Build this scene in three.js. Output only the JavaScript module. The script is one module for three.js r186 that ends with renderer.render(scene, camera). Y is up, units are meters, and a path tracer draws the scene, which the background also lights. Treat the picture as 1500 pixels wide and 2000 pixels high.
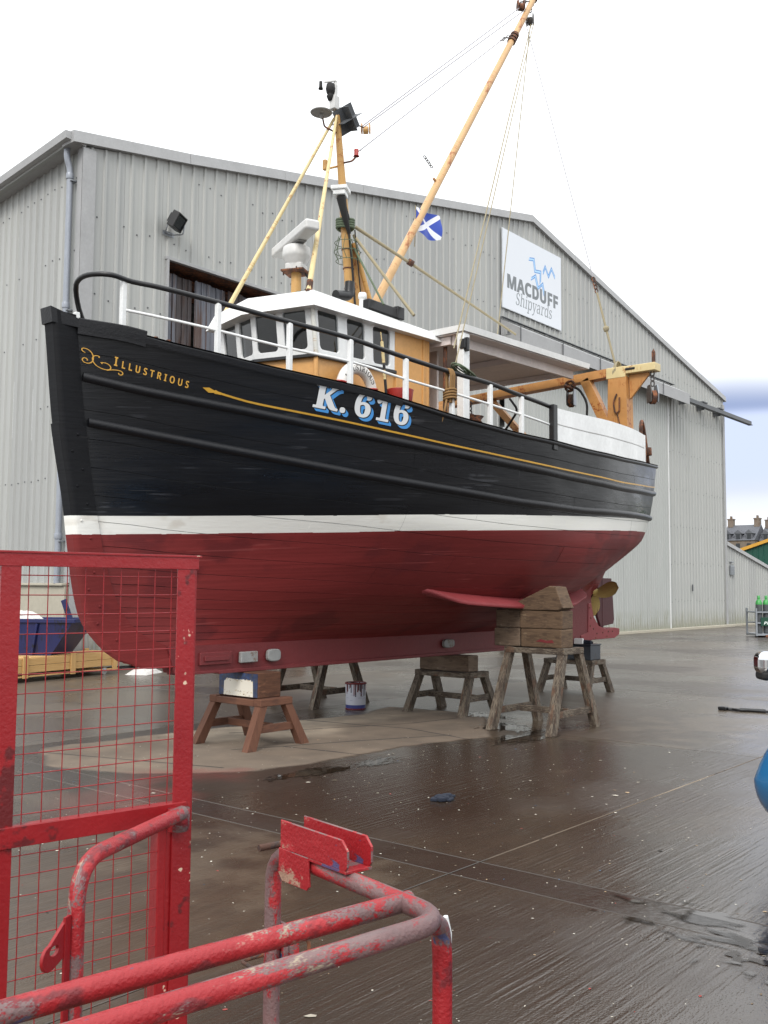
import * as THREE from 'three';
import { mergeGeometries } from 'three/addons/utils/BufferGeometryUtils.js';
import { RoundedBoxGeometry } from 'three/addons/geometries/RoundedBoxGeometry.js';

// ---------------------------------------------------------------- camera, sky, sun, exposure
// Yard axes: x runs along the keel from bow to stern, y is up, z points to the port side of the boat.
const scene = new THREE.Scene();
const camera = new THREE.PerspectiveCamera(55.32, 0.75, 0.05, 900);
camera.rotation.order = 'YXZ';
camera.position.set(-7.156, 1.65, 7.816);
camera.rotation.set(0.0774, -0.8767, 0.007);

const rng = (seed) => () => { seed = (seed + 0x6d2b79f5) | 0; let t = Math.imul(seed ^ (seed >>> 15), 1 | seed); t = (t + Math.imul(t ^ (t >>> 7), 61 | t)) ^ t; return ((t ^ (t >>> 14)) >>> 0) / 4294967296; };
const clamp = (x, a = 0, b = 1) => Math.min(b, Math.max(a, x)), lerp = (a, b, t) => a + (b - a) * t;
const smooth = (a, b, x) => { const t = clamp((x - a) / (b - a)); return t * t * (3 - 2 * t); };
// tileable value noise
function grid(n, seed) { const r = rng(seed), a = new Float32Array(n * n); for (let i = 0; i < a.length; i++) a[i] = r(); return a; }
function vnoise(n, seed) {
  const a = grid(n, seed);
  return (x, y) => {
    x *= n; y *= n; const xi = Math.floor(x), yi = Math.floor(y); let fx = x - xi, fy = y - yi; fx = fx * fx * (3 - 2 * fx); fy = fy * fy * (3 - 2 * fy);
    const m = (k) => ((k % n) + n) % n, x0 = m(xi), x1 = m(xi + 1), y0 = m(yi) * n, y1 = m(yi + 1) * n;
    return lerp(lerp(a[y0 + x0], a[y0 + x1], fx), lerp(a[y1 + x0], a[y1 + x1], fx), fy);
  };
}
function fbm(n, seed, oct = 4, gain = 0.5) { // kept as a table once computed
  const fs = []; for (let i = 0; i < oct; i++) fs.push(vnoise(n << i, seed + i * 17));
  const S = n << (oct - 1) > 300 ? 1024 : 512, a = new Float32Array(S * S); let t = 0; for (let i = 0, w = 1; i < oct; i++, w *= gain) t += w;
  for (let y = 0; y < S; y++) for (let x = 0; x < S; x++) { let s = 0, w = 1; for (const f of fs) { s += w * f(x / S, y / S); w *= gain; } a[y * S + x] = s / t; }
  const m = S - 1;
  return (x, y) => { x *= S; y *= S; const xi = Math.floor(x), yi = Math.floor(y), fx = x - xi, fy = y - yi, x0 = xi & m, x1 = (xi + 1) & m, y0 = (yi & m) * S, y1 = ((yi + 1) & m) * S; return lerp(lerp(a[y0 + x0], a[y0 + x1], fx), lerp(a[y1 + x0], a[y1 + x1], fx), fy); };
}

{ // overcast sky, with a blue-grey bank of cloud low down
  const W = 1024, H = 512, d = new Float32Array(W * H * 4), n1 = fbm(8, 5, 4), n2 = fbm(6, 77, 4);
  for (let r = 0; r < H; r++) for (let c = 0; c < W; c++) {
    const el = ((r + 0.5) / H - 0.5) * 180, u = c / W, i = (r * W + c) * 4;
    const k = el <= 0 ? 0.8 : 0.80 + 0.14 * smooth(0, 18, el) + 0.60 * smooth(12, 75, el) + 0.08 * (n1(u, r / H) - 0.5);
    const wob = (n2(u * 2, 0.3) - 0.5) * 1.6 + (n1(u * 2, r / H * 2) - 0.5) * 1.6;
    const e = el + wob, bank = smooth(4.4, 6.8, e) * (1 - smooth(9.4, 12.2, e)), thin = 0.35 * smooth(2.5, 4.5, e) * (1 - smooth(7, 10, e));
    const away = Math.abs(((u - 0.5) * 2 * Math.PI) + 0.27), b = clamp(bank + thin) * (1 - smooth(0.14, 0.34, away + 0.1 * (n2(u * 3, r / H * 3) - 0.5)));
    d[i] = lerp(k * 1.035, 0.24, b); d[i + 1] = lerp(k * 1.06, 0.30, b); d[i + 2] = lerp(k * 1.08, 0.47, b); d[i + 3] = 1;
  }
  const t = new THREE.DataTexture(d, W, H, THREE.RGBAFormat, THREE.FloatType);
  t.mapping = THREE.EquirectangularReflectionMapping; t.magFilter = THREE.LinearFilter; t.wrapS = THREE.RepeatWrapping; t.needsUpdate = true;
  scene.background = t; scene.environment = t;
}
const sun = new THREE.DirectionalLight(0xfff9f2, 1.4);
sun.name = 'sun'; sun.position.set(-36, 34, 16); sun.target.position.set(0, 0, 0); sun.castShadow = true; sun.shadow.radius = 40;
Object.assign(sun.shadow.camera, { left: -30, right: 40, top: 30, bottom: -30, near: 1, far: 140 }); sun.shadow.mapSize.set(2048, 2048);
scene.add(sun, sun.target);

const renderer = new THREE.WebGLRenderer({ antialias: true });
renderer.setSize(768, 1024);
renderer.toneMapping = THREE.LinearToneMapping;
renderer.toneMappingExposure = 1.5;
renderer.shadowMap.enabled = true;

// ---------------------------------------------------------------- textures and materials
function tex(w, h, fn, srgb = true) {
  const d = new Uint8Array(w * h * 4);
  for (let y = 0; y < h; y++) for (let x = 0; x < w; x++) {
    const c = fn(x / w, y / h), i = (y * w + x) * 4;
    if (typeof c === 'number') { const v = clamp(c) * 255; d[i] = d[i + 1] = d[i + 2] = v; } else { d[i] = clamp(c[0] / 255) * 255; d[i + 1] = clamp(c[1] / 255) * 255; d[i + 2] = clamp(c[2] / 255) * 255; }
    d[i + 3] = 255;
  }
  const t = new THREE.DataTexture(d, w, h); t.wrapS = t.wrapT = THREE.RepeatWrapping; t.magFilter = THREE.LinearFilter;
  if (srgb) t.colorSpace = THREE.SRGBColorSpace; t.needsUpdate = true; return t;
}
const rep = (t, sx, sy = sx, ox = 0, oy = 0) => { const c = t.clone(); c.repeat.set(1 / sx, 1 / sy); c.offset.set(ox, oy); c.needsUpdate = true; return c; };
const mixc = (a, b, t) => [lerp(a[0], b[0], t), lerp(a[1], b[1], t), lerp(a[2], b[2], t)];
const scl = (a, k) => [a[0] * k, a[1] * k, a[2] * k];

const nA = fbm(4, 11, 6), nB = fbm(8, 23, 5), nC = fbm(32, 31, 4), nD = fbm(3, 47, 6, 0.6), nS = vnoise(128, 53), nS2 = vnoise(64, 59);
// general lightly soiled paint: grain and blotches round white
const tSoil = tex(512, 512, (x, y) => { const v = 238 + 26 * (nA(x, y) - 0.5) + 16 * (nC(x, y) - 0.5); return [v, v, v]; });
// soiled paint with rust stains and chips
const tStain = tex(512, 512, (x, y) => {
  const v = 240 + 22 * (nB(x, y) - 0.5); let c = [v, v, v - 3];
  const k = smooth(0.60, 0.70, nD(x, y)) * smooth(0.35, 0.6, nC(x, y)); c = mixc(c, [150, 84, 46], 0.75 * k);
  const s = smooth(0.72, 0.8, nS(x, y * 0.06)) * smooth(0.5, 0.62, nA(x + 0.3, y)); return mixc(c, [178, 120, 74], 0.5 * s);
});
const tRust = tex(512, 512, (x, y) => { const a = nB(x, y), b = nC(x, y); return mixc(mixc([74, 50, 40], [126, 78, 50], smooth(0.35, 0.65, a)), [58, 46, 42], smooth(0.55, 0.7, b)); });
const tBump = tex(512, 512, (x, y) => 0.55 * nC(x, y) + 0.45 * nB(x, y), false);
const tRough = tex(256, 256, (x, y) => 0.55 + 0.5 * (nA(x, y) - 0.5) + 0.3 * (nC(x, y) - 0.5), false);
// cladding: faint dirt, vertical runs
const tClad = tex(512, 1024, (x, y) => {
  let v = 236 + 14 * (nA(x, y) - 0.5) + 6 * (nS(x, y * 0.04) - 0.5) + 8 * (nC(x, y) - 0.5);
  const run = smooth(0.74, 0.86, nS2(x, y * 0.05)) * nB(x, y); let c = [v, v, v - 1]; c = mixc(c, [188, 186, 178], 0.2 * run); const alg = smooth(0.055, 0.012, y + 0.05 * (nS(x, y * 0.3) - 0.5) + 0.04 * (nB(x, y * 4) - 0.5)); return mixc(c, [150, 146, 108], 0.55 * alg * (0.4 + 0.6 * nC(x, y * 6)));
});
const tWood = tex(512, 512, (x, y) => { // weathered timber, grain along u
  const g = nS2(x * 0.12 + 0.02 * nB(x, y), y) * 0.6 + nS(x * 0.2, y) * 0.4, b = nB(x, y);
  let c = mixc([78, 63, 51], [120, 103, 86], g); c = mixc(c, [70, 56, 46], smooth(0.55, 0.75, b) * 0.6); return mixc(c, [168, 156, 138], smooth(0.62, 0.72, nD(x, y)) * 0.5);
});
const tPine = tex(512, 512, (x, y) => { const g = nS2(x * 0.1 + 0.02 * nB(x, y), y); return mixc([206, 168, 112], [232, 200, 146], g * 0.7 + 0.3 * nB(x, y)); });
const tPeel = tex(512, 512, (x, y) => { // trestle timber with old cream paint
  const g = nS2(x * 0.1, y), b = nB(x, y) * 0.35 + nC(x, y) * 0.3 + nS(x * 0.25, y) * 0.35; const wood = mixc([50, 41, 34], [80, 67, 56], g), paint = mixc([128, 119, 105], [98, 88, 75], nC(x, y));
  return mixc(mixc(wood, paint, smooth(0.50, 0.57, b)), [96, 62, 42], smooth(0.6, 0.68, nA(x + 0.4, y + 0.2)) * 0.5);
});
const tRedWood = tex(512, 512, (x, y) => { const g = nS2(x * 0.1, y); let c = mixc([84, 52, 38], [112, 74, 54], g * 0.6 + nB(x, y) * 0.4); return mixc(c, [72, 46, 36], smooth(0.56, 0.7, nD(x, y)) * 0.6); });
// worn red paint of the cage: red coat, faded pink, bare grey, cream scuffs, blue smears
const wornTex = (lo, hi, ox) => tex(1024, 1024, (x, y) => {
  x += ox; const a = nD(x, y), b = nB(x + 0.2, y), c = nC(x, y), f = nS(x * 2, y * 2), d = nA(x + 0.1, y + 0.6); let k = mixc([142, 22, 29], [164, 44, 48], smooth(0.42, 0.66, b * 0.7 + c * 0.3));
  k = mixc(k, [188, 84, 84], smooth(0.56, 0.70, b * 0.5 + d * 0.3 + c * 0.2) * 0.55);
  k = mixc(k, [86, 24, 30], smooth(0.56, 0.66, nB(x + 0.7, y + 0.3) * 0.6 + c * 0.4) * 0.7);
  const w = a * 0.7 + c * 0.2 + f * 0.10; k = mixc(k, mixc([88, 74, 74], [118, 104, 102], b), smooth(lo, hi, w) * 0.9);
  k = mixc(k, mixc([132, 118, 98], [166, 154, 130], c), smooth(0.615, 0.665, nD(x + 0.37, y + 0.11) * 0.80 + c * 0.15 + f * 0.05) * 0.85);
  return mixc(k, [62, 74, 120], smooth(0.672, 0.69, nA(x + 0.7, y + 0.4) * 0.75 + c * 0.25) * 0.8);
});
const tWorn = wornTex(0.535, 0.59, 0), tWornGrey = wornTex(0.45, 0.53, 0.35);
const tRed = tex(512, 512, (x, y) => { let k = mixc([128, 17, 24], [146, 25, 30], nB(x, y)); k = mixc(k, [206, 186, 160], smooth(0.685, 0.70, nD(x, y) * 0.7 + nC(x, y) * 0.3)); return mixc(k, [70, 24, 26], smooth(0.64, 0.70, nA(x + 0.5, y) * 0.7 + nC(x, y) * 0.3) * 0.7); });

const M = {}, mat = (name, o) => (M[name] = Object.assign(new THREE.MeshPhysicalMaterial({ roughness: 0.6, ...o }), { name }));
const painted = (name, color, o = {}) => mat(name, { color, map: rep(tSoil, 1.1), bumpMap: rep(tBump, 0.5), bumpScale: 0.0012, roughness: 0.45, ...o });
painted('clad', 0xafb1af, { map: rep(tClad, 2.6, 14.2), roughness: 0.5, bumpScale: 0.0006 });
painted('cladDark', 0xa8aaa9, { map: rep(tClad, 3.3, 14.2, 0.3, 0), roughness: 0.5 });
painted('doorSkin', 0xafb2b0, { map: rep(tClad, 4.1, 14.2, 0.6, 0), roughness: 0.5 });
painted('trim', 0xa4a5a6, { roughness: 0.5 });
painted('plinth', 0xb3ad9d, { map: rep(tSoil, 2), roughness: 0.85, bumpScale: 0.003 });
painted('galv', 0x9da2a8, { roughness: 0.38, metalness: 0.6 });
painted('pipe', 0x9aa0aa, { roughness: 0.3, metalness: 0.15 });
painted('steelDark', 0x55585c, { roughness: 0.5 });
painted('black', 0x17181b, { roughness: 0.4 });
painted('blackRubber', 0x1b1a1a, { roughness: 0.75 });
painted('white', 0xe8eaea, { roughness: 0.4, bumpScale: 0.0004 });
painted('whiteWorn', 0xd8d8d4, { map: rep(tStain, 0.9), roughness: 0.5 });
painted('roofWhite', 0xe6e7e6, { roughness: 0.35, bumpScale: 0.0003 });
painted('soffit', 0xe6dcd8, { roughness: 0.6 });
painted('ochre', 0xd8a260, { map: rep(tSoil, 0.9), roughness: 0.45 });
painted('gantry', 0xc08a50, { map: rep(tStain, 0.7), roughness: 0.5 });
painted('cream', 0xd8c594, { map: rep(tStain, 0.6), roughness: 0.5 });
painted('boomPaint', 0xcda676, { map: rep(tStain, 1.7, 1.2), roughness: 0.45 });
painted('mastPaint', 0xc4985a, { map: rep(tStain, 0.8), roughness: 0.5 });
mat('rust', { map: rep(tRust, 0.5), roughness: 0.85, bumpMap: rep(tBump, 0.2), bumpScale: 0.003 });
painted('ropeTan', 0x9c9278, { map: rep(tSoil, 0.3), roughness: 0.9 });
painted('ropeBrown', 0x8a6a42, { roughness: 0.95 });
painted('ropeGreen', 0x5d6a55, { roughness: 0.95 });
painted('wire', 0xa09ea4, { roughness: 0.6 });
painted('chain', 0x5a5654, { roughness: 0.6, metalness: 0.4 });
painted('blockSteel', 0x4a4644, { map: rep(tStain, 0.3), roughness: 0.6 });
painted('radarWhite', 0xcfcfcd, { roughness: 0.4 });
painted('greyPlastic', 0x8b8a88, { roughness: 0.5 });
mat('glass', { color: 0x9aa1a4, roughness: 0.03, transmission: 1, thickness: 0, ior: 1.5 });
painted('interior', 0x6b5a48, { roughness: 0.8 });
mat('bronze', { color: 0xb79f60, metalness: 0.3, roughness: 0.5, map: rep(tSoil, 0.4), bumpMap: rep(tBump, 0.15), bumpScale: 0.001 });
painted('zinc', 0x8f9192, { map: rep(tStain, 0.5), roughness: 0.7, bumpScale: 0.004 });
mat('timber', { map: rep(tWood, 0.9, 0.35), roughness: 0.85, bumpMap: rep(tWood, 0.9, 0.35), bumpScale: 0.004 });
mat('timberRed', { color: 0xd8a890, map: rep(tWood, 0.8, 0.3, 0.1, 0.5), roughness: 0.85, bumpMap: rep(tWood, 0.8, 0.3, 0.1, 0.5), bumpScale: 0.004 });
mat('timberPale', { color: 0xe8dccb, map: rep(tWood, 0.7, 0.3, 0.3, 0.2), roughness: 0.85, bumpMap: rep(tWood, 0.7, 0.3, 0.3, 0.2), bumpScale: 0.004 });
mat('pine', { color: 0xdcd2c2, map: rep(tPine, 1.1, 0.25), roughness: 0.75, bumpMap: rep(tPine, 1.1, 0.25), bumpScale: 0.001 });
mat('peeled', { map: rep(tPeel, 0.8, 0.3), roughness: 0.8, bumpMap: rep(tPeel, 0.8, 0.3), bumpScale: 0.003 });
mat('redWood', { map: rep(tRedWood, 0.8, 0.3), roughness: 0.8, bumpMap: rep(tRedWood, 0.8, 0.3), bumpScale: 0.003 });
mat('wornRed', { map: rep(tWorn, 0.9, 0.55), roughness: 0.48, bumpMap: rep(tBump, 0.16, 0.16), bumpScale: 0.0028 });
mat('wornGrey', { map: rep(tWornGrey, 1.1, 0.4), roughness: 0.5, bumpMap: rep(tBump, 0.16, 0.16), bumpScale: 0.0028 });
mat('redPaint', { map: rep(tRed, 0.9), roughness: 0.36, bumpMap: rep(tBump, 0.25), bumpScale: 0.0014 });
painted('redBucket', 0xa32a22, { roughness: 0.45 });
painted('skipBlue', 0x121c55, { map: rep(tStain, 1.4), roughness: 0.5 });
painted('sackWhite', 0xd9d6d2, { roughness: 0.85, bumpScale: 0.01 });
painted('signWhite', 0xd3d8dd, { roughness: 0.45 });
M.stone = Object.assign(new THREE.MeshPhysicalMaterial({ color: 0x6f655c, map: rep(tSoil, 1.7), bumpMap: rep(tBump, 1), bumpScale: 0.02, roughness: 0.9 }), { name: 'stone' });
painted('stonePale', 0x7a6e64, { map: rep(tStain, 4), roughness: 0.9 });
painted('slate', 0x5c5e64, { roughness: 0.7 });
painted('darkPane', 0x24282c, { roughness: 0.15 });
painted('greenClad', 0x0d4a3c, { roughness: 0.55 });
painted('yellowTrim', 0xcf9a34, { roughness: 0.5 });
painted('grass', 0x56603c, { roughness: 0.95 });
painted('cylGrey', 0x4b4f52, { roughness: 0.45 });
painted('cylGreen', 0x3f9a4c, { roughness: 0.4 });
painted('cylWhite', 0xc9c5bc, { roughness: 0.4 });
mat('carBlue', { color: 0x2b8ccc, metalness: 0.4, roughness: 0.28, clearcoat: 1, clearcoatRoughness: 0.04 });
mat('chrome', { color: 0xd8dadc, metalness: 1, roughness: 0.08 });
mat('carGlass', { color: 0x11161a, roughness: 0.03 });
mat('cloth', { color: 0x1c2230, roughness: 0.95, bumpMap: rep(tBump, 0.1), bumpScale: 0.006 });

// ---------------------------------------------------------------- helpers for shapes
const V3 = (x, y, z) => new THREE.Vector3(x, y, z);
function metres(g) { // uv in metres by the side a face points to
  g = g.index ? g.toNonIndexed() : g; if (!g.attributes.normal) g.computeVertexNormals();
  const p = g.attributes.position, uv = new Float32Array(p.count * 2), a = V3(), b = V3(), c = V3(), n = V3();
  for (let i = 0; i < p.count; i += 3) {
    a.fromBufferAttribute(p, i); b.fromBufferAttribute(p, i + 1); c.fromBufferAttribute(p, i + 2); n.copy(b).sub(a).cross(c.clone().sub(a));
    const x = Math.abs(n.x), y = Math.abs(n.y), z = Math.abs(n.z);
    [a, b, c].forEach((q, k) => { const [u, v] = y >= x && y >= z ? [q.x, q.z] : x >= z ? [q.z, q.y] : [q.x, q.y]; uv[(i + k) * 2] = u; uv[(i + k) * 2 + 1] = v; });
  }
  g.setAttribute('uv', new THREE.BufferAttribute(uv, 2)); return g;
}
const plain = (g) => { g = g.index ? g.toNonIndexed() : g; for (const k of Object.keys(g.attributes)) if (!['position', 'normal', 'uv'].includes(k)) g.deleteAttribute(k); return g; };
const uvLong = (g) => { g = metres(g); const u = g.attributes.uv; for (let i = 0; i < u.count; i++) u.setXY(i, u.getY(i), u.getX(i)); return g; };  // grain runs up
function box(w, h, d, x = 0, y = 0, z = 0, r = 0.006, ry = 0) { // centre x, z; y at the base
  const k = Math.min(r, w * 0.3, h * 0.3, d * 0.3), g = plain(r > 0 ? new RoundedBoxGeometry(w, h, d, 1, k) : new THREE.BoxGeometry(w, h, d)); metres(g); if (ry) g.rotateY(ry); return metres(g.translate(x, y + h / 2, z));
}
// a squared bar between two points
function bar(a, b, w, h = w, r = 0.004, up = V3(0, 1, 0)) {
  a = V3(...a); b = V3(...b); const d = b.clone().sub(a), L = d.length(); d.normalize(); let y = up.clone().addScaledVector(d, -up.dot(d)); if (y.lengthSq() < 1e-6) y = V3(1, 0, 0).addScaledVector(d, -d.x); y.normalize(); const z = d.clone().cross(y);
  const g = metres(plain(r > 0 ? new RoundedBoxGeometry(L, h, w, 1, Math.min(r, w * 0.3, h * 0.3)) : new THREE.BoxGeometry(L, h, w)));
  return g.applyMatrix4(new THREE.Matrix4().makeBasis(d, y, z).setPosition(a.add(b).multiplyScalar(0.5)));
}
// a round pipe along points; corners are filleted with radius f; r may be a function of 0..1
function pipe(pts, r, { f = 0, n = 12, closed = false } = {}) {
  let P = pts.map((p) => V3(...p));
  if (f > 0) {
    const Q = [P[0]];
    for (let i = 1; i < P.length - 1; i++) {
      const a = P[i - 1].clone().sub(P[i]), b = P[i + 1].clone().sub(P[i]), la = a.length(), lb = b.length(), c = Math.min(f, la * 0.49, lb * 0.49); a.normalize(); b.normalize();
      for (let k = 0; k <= 6; k++) { const t = k / 6, p0 = P[i].clone().addScaledVector(a, c), p2 = P[i].clone().addScaledVector(b, c); Q.push(p0.multiplyScalar((1 - t) ** 2).addScaledVector(P[i], 2 * t * (1 - t)).addScaledVector(p2, t * t)); }
    }
    Q.push(P[P.length - 1]); P = Q;
  }
  if (closed) P.push(P[0].clone());
  const pos = [], nor = [], uv = [], idx = []; let T = V3(), N = null, L = 0; const tot = P.reduce((s, p, i) => s + (i ? p.distanceTo(P[i - 1]) : 0), 0);
  P.forEach((p, i) => {
    const t = V3(); if (i > 0) t.add(p.clone().sub(P[i - 1]).normalize()); if (i < P.length - 1) t.add(P[i + 1].clone().sub(p).normalize());
    if (closed && (i === 0 || i === P.length - 1)) t.copy(P[1]).sub(P[P.length - 2]); t.normalize(); if (i) L += p.distanceTo(P[i - 1]);
    if (!N) { N = Math.abs(t.y) < 0.9 ? V3(0, 1, 0) : V3(1, 0, 0); } N = N.clone().addScaledVector(t, -N.dot(t)).normalize(); const B = t.clone().cross(N), rr = typeof r === 'function' ? r(tot ? L / tot : 0) : r;
    for (let k = 0; k <= n; k++) { const a = (k / n) * Math.PI * 2, c = Math.cos(a), s = Math.sin(a), d = N.clone().multiplyScalar(c).addScaledVector(B, s); pos.push(p.x + d.x * rr, p.y + d.y * rr, p.z + d.z * rr); nor.push(d.x, d.y, d.z); uv.push(L, a * rr); }
    T = t;
  });
  const R = n + 1; for (let i = 0; i < P.length - 1; i++) for (let k = 0; k < n; k++) { const a = i * R + k; idx.push(a, a + 1, a + R, a + 1, a + R + 1, a + R); }
  if (!closed) for (const [e, s] of [[0, -1], [P.length - 1, 1]]) { // caps
    const base = pos.length / 3, t = s < 0 ? P[0].clone().sub(P[1]).normalize() : P[e].clone().sub(P[e - 1]).normalize();
    pos.push(P[e].x, P[e].y, P[e].z); nor.push(t.x, t.y, t.z); uv.push(0, 0); for (let k = 0; k <= n; k++) { const q = (e * R + k) * 3; pos.push(pos[q], pos[q + 1], pos[q + 2]); nor.push(t.x, t.y, t.z); uv.push(0.01 * k, 0); }
    for (let k = 0; k < n; k++) s < 0 ? idx.push(base, base + 2 + k, base + 1 + k) : idx.push(base, base + 1 + k, base + 2 + k);
  }
  const g = new THREE.BufferGeometry(); g.setAttribute('position', new THREE.Float32BufferAttribute(pos, 3)); g.setAttribute('normal', new THREE.Float32BufferAttribute(nor, 3)); g.setAttribute('uv', new THREE.Float32BufferAttribute(uv, 2)); g.setIndex(idx); return plain(g);
}
const lathe = (pts, x = 0, y = 0, z = 0, n = 24) => { const g = new THREE.LatheGeometry(pts.map((p) => new THREE.Vector2(...p)), n); return metresKeep(g.translate(x, y, z)); };
const metresKeep = (g) => { const nrm = g.attributes.normal; return metres(plain(g)); };
// a sheet of points: rows[i][j] = [p, n, uv]
function sheet(rows) {
  const pos = [], nor = [], uv = [], idx = [], m = rows[0].length;
  rows.forEach((r) => r.forEach(([p, n, t]) => { pos.push(...p); nor.push(...n); uv.push(...t); }));
  for (let i = 0; i < rows.length - 1; i++) for (let j = 0; j < m - 1; j++) { const a = i * m + j; idx.push(a, a + 1, a + m, a + 1, a + m + 1, a + m); }
  for (let i = 0; i < idx.length; i += 3) { // faces turn the way their normals point
    const [a, b, c] = [idx[i] * 3, idx[i + 1] * 3, idx[i + 2] * 3], e = (k, q) => pos[k + q] - pos[a + q], x = e(b, 1) * e(c, 2) - e(b, 2) * e(c, 1), y = e(b, 2) * e(c, 0) - e(b, 0) * e(c, 2), z = e(b, 0) * e(c, 1) - e(b, 1) * e(c, 0), m = (q) => nor[a + q] + nor[b + q] + nor[c + q];
    if (x * m(0) + y * m(1) + z * m(2) < 0) { const t = idx[i + 1]; idx[i + 1] = idx[i + 2]; idx[i + 2] = t; }
  }
  const g = new THREE.BufferGeometry(); g.setAttribute('position', new THREE.Float32BufferAttribute(pos, 3)); g.setAttribute('normal', new THREE.Float32BufferAttribute(nor, 3)); g.setAttribute('uv', new THREE.Float32BufferAttribute(uv, 2)); g.setIndex(idx); return plain(g);
}
// a prism: an outline in two axes given depth. plane 'xy' (depth along z), 'zy' (depth along x), 'xz' (depth along y)
function prism(outline, d0, d1, plane = 'xy', bevel = 0) {
  const s = new THREE.Shape(outline.map((p) => new THREE.Vector2(...p)));
  const g = new THREE.ExtrudeGeometry(s, { depth: d1 - d0 - 2 * bevel, bevelEnabled: bevel > 0, bevelSize: bevel, bevelThickness: bevel, bevelOffset: -bevel, bevelSegments: 1, curveSegments: 8 });
  g.translate(0, 0, d0 + bevel); const p = g.attributes.position;
  if (plane !== 'xy') { for (let i = 0; i < p.count; i++) { const [a, b, c] = [p.getX(i), p.getY(i), p.getZ(i)]; plane === 'zy' ? p.setXYZ(i, c, b, a) : p.setXYZ(i, a, c, b); } for (let i = 0; i < p.count; i += 3) { const [a, b, c] = [p.getX(i + 1), p.getY(i + 1), p.getZ(i + 1)]; p.setXYZ(i + 1, p.getX(i + 2), p.getY(i + 2), p.getZ(i + 2)); p.setXYZ(i + 2, a, b, c); } g.computeVertexNormals(); }
  return metres(plain(g));
}
// four bottom corners and four top corners (each anticlockwise or clockwise alike) joined into a block
function hexa(b, t) {
  const q = (a, b_, c, d) => [...a, ...b_, ...c, ...a, ...c, ...d], n = b.length, pos = [];
  for (let i = 0; i < n; i++) { const j = (i + 1) % n; pos.push(...q(b[i], b[j], t[j], t[i])); }
  for (let i = 1; i < n - 1; i++) { pos.push(...b[0], ...b[i + 1], ...b[i]); pos.push(...t[0], ...t[i], ...t[i + 1]); }
  const g = new THREE.BufferGeometry(); g.setAttribute('position', new THREE.Float32BufferAttribute(pos, 3)); g.computeVertexNormals(); return metres(g);
}
// ---------------------------------------------------------------- helpers for objects
const used = {}; const numbered = (n) => { const k = used[n] = (used[n] ?? -1) + 1; return k ? `${n}_${String(k).padStart(3, '0')}` : n; };
function mk(geos, material) { geos = [].concat(geos).map(plain); const m = new THREE.Mesh(geos.length > 1 ? mergeGeometries(geos) : geos[0], material); m.castShadow = m.receiveShadow = true; return m; }
function part(name, geos, material, parent, label, kind) { const m = mk(geos, material); m.name = name; if (label) m.userData.label = label; if (kind) m.userData.kind = kind; parent.add(m); return m; }
function tag(o, label, category, group, kind) { if (label) o.userData.label = label; if (category) o.userData.category = category; if (group) o.userData.group = group; if (kind) o.userData.kind = kind; return o; }
function thing(name, label, category, [x, y, z] = [0, 0, 0], turn = 0, group) { const o = new THREE.Group(); o.name = numbered(name); o.position.set(x, y, z); o.rotation.y = turn; scene.add(o); return tag(o, label, category, group); }
function lone(name, geos, material, label, category, pos = [0, 0, 0], turn = 0, group) { const m = mk(geos, material); m.name = numbered(name); m.position.set(...pos); m.rotation.y = turn; scene.add(m); return tag(m, label, category, group); }
function struct(name, geos, material) { const m = mk(geos, material); m.name = numbered(name); m.userData.kind = 'structure'; scene.add(m); return m; }
// ---------------------------------------------------------------- ground: wet concrete bays
const DRY = [[-2.15, -0.35], [-1.8, 0.5], [-1.42, 0.88], [-1.0, 1.2], [-0.72, 1.28], [-0.2, 1.3], [0.24, 1.36], [0.8, 1.36], [1.39, 1.46], [2.1, 1.72], [2.7, 1.3], [3.1, 0.9], [3.55, 0.62], [3.6, -0.1], [3.5, -0.95], [2.6, -0.7], [1.45, -0.85], [0.6, -1.1], [-0.4, -1.25], [-1.6, -1.2]];
function inDry(x, z) { // signed distance to the dry patch, inside above 0
  if (x < -3.2 || x > 4.1 || z < -1.8 || z > 2.2) return -0.6;
  let best = 1e9, ins = false;
  for (let i = 0, j = DRY.length - 1; i < DRY.length; j = i++) {
    const [ax, az] = DRY[j], [bx, bz] = DRY[i], dx = bx - ax, dz = bz - az, t = clamp(((x - ax) * dx + (z - az) * dz) / (dx * dx + dz * dz)), ex = x - ax - dx * t, ez = z - az - dz * t;
    best = Math.min(best, ex * ex + ez * ez); if (az > z !== bz > z && x < ((bx - ax) * (z - az)) / (bz - az) + ax) ins = !ins;
  }
  return (ins ? 1 : -1) * Math.sqrt(best);
}
const NX0 = -7.5, NZ0 = -6.5, NS = 15.5;    // the square that the near maps cover
const gA = fbm(3, 201, 7, 0.55), gB = fbm(10, 211, 5), gC = fbm(60, 221, 4), gL = vnoise(512, 231), gL2 = vnoise(256, 232), gM = fbm(5, 241, 5);
const CR = [[[-0.4, 0.2], [0.9, 0.75], [1.9, 1.25]], [[0.35, -0.7], [1.2, -0.2], [2.4, 0.35], [3.4, 0.5]], [[1.7, -0.75], [2.0, 0.6], [1.75, 1.75]], [[-1.9, -1.6], [-1.3, 0.3], [-1.1, 0.9]], [[0.1, 0.45], [0.2, 1.0], [0.3, 1.6]]];
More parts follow.
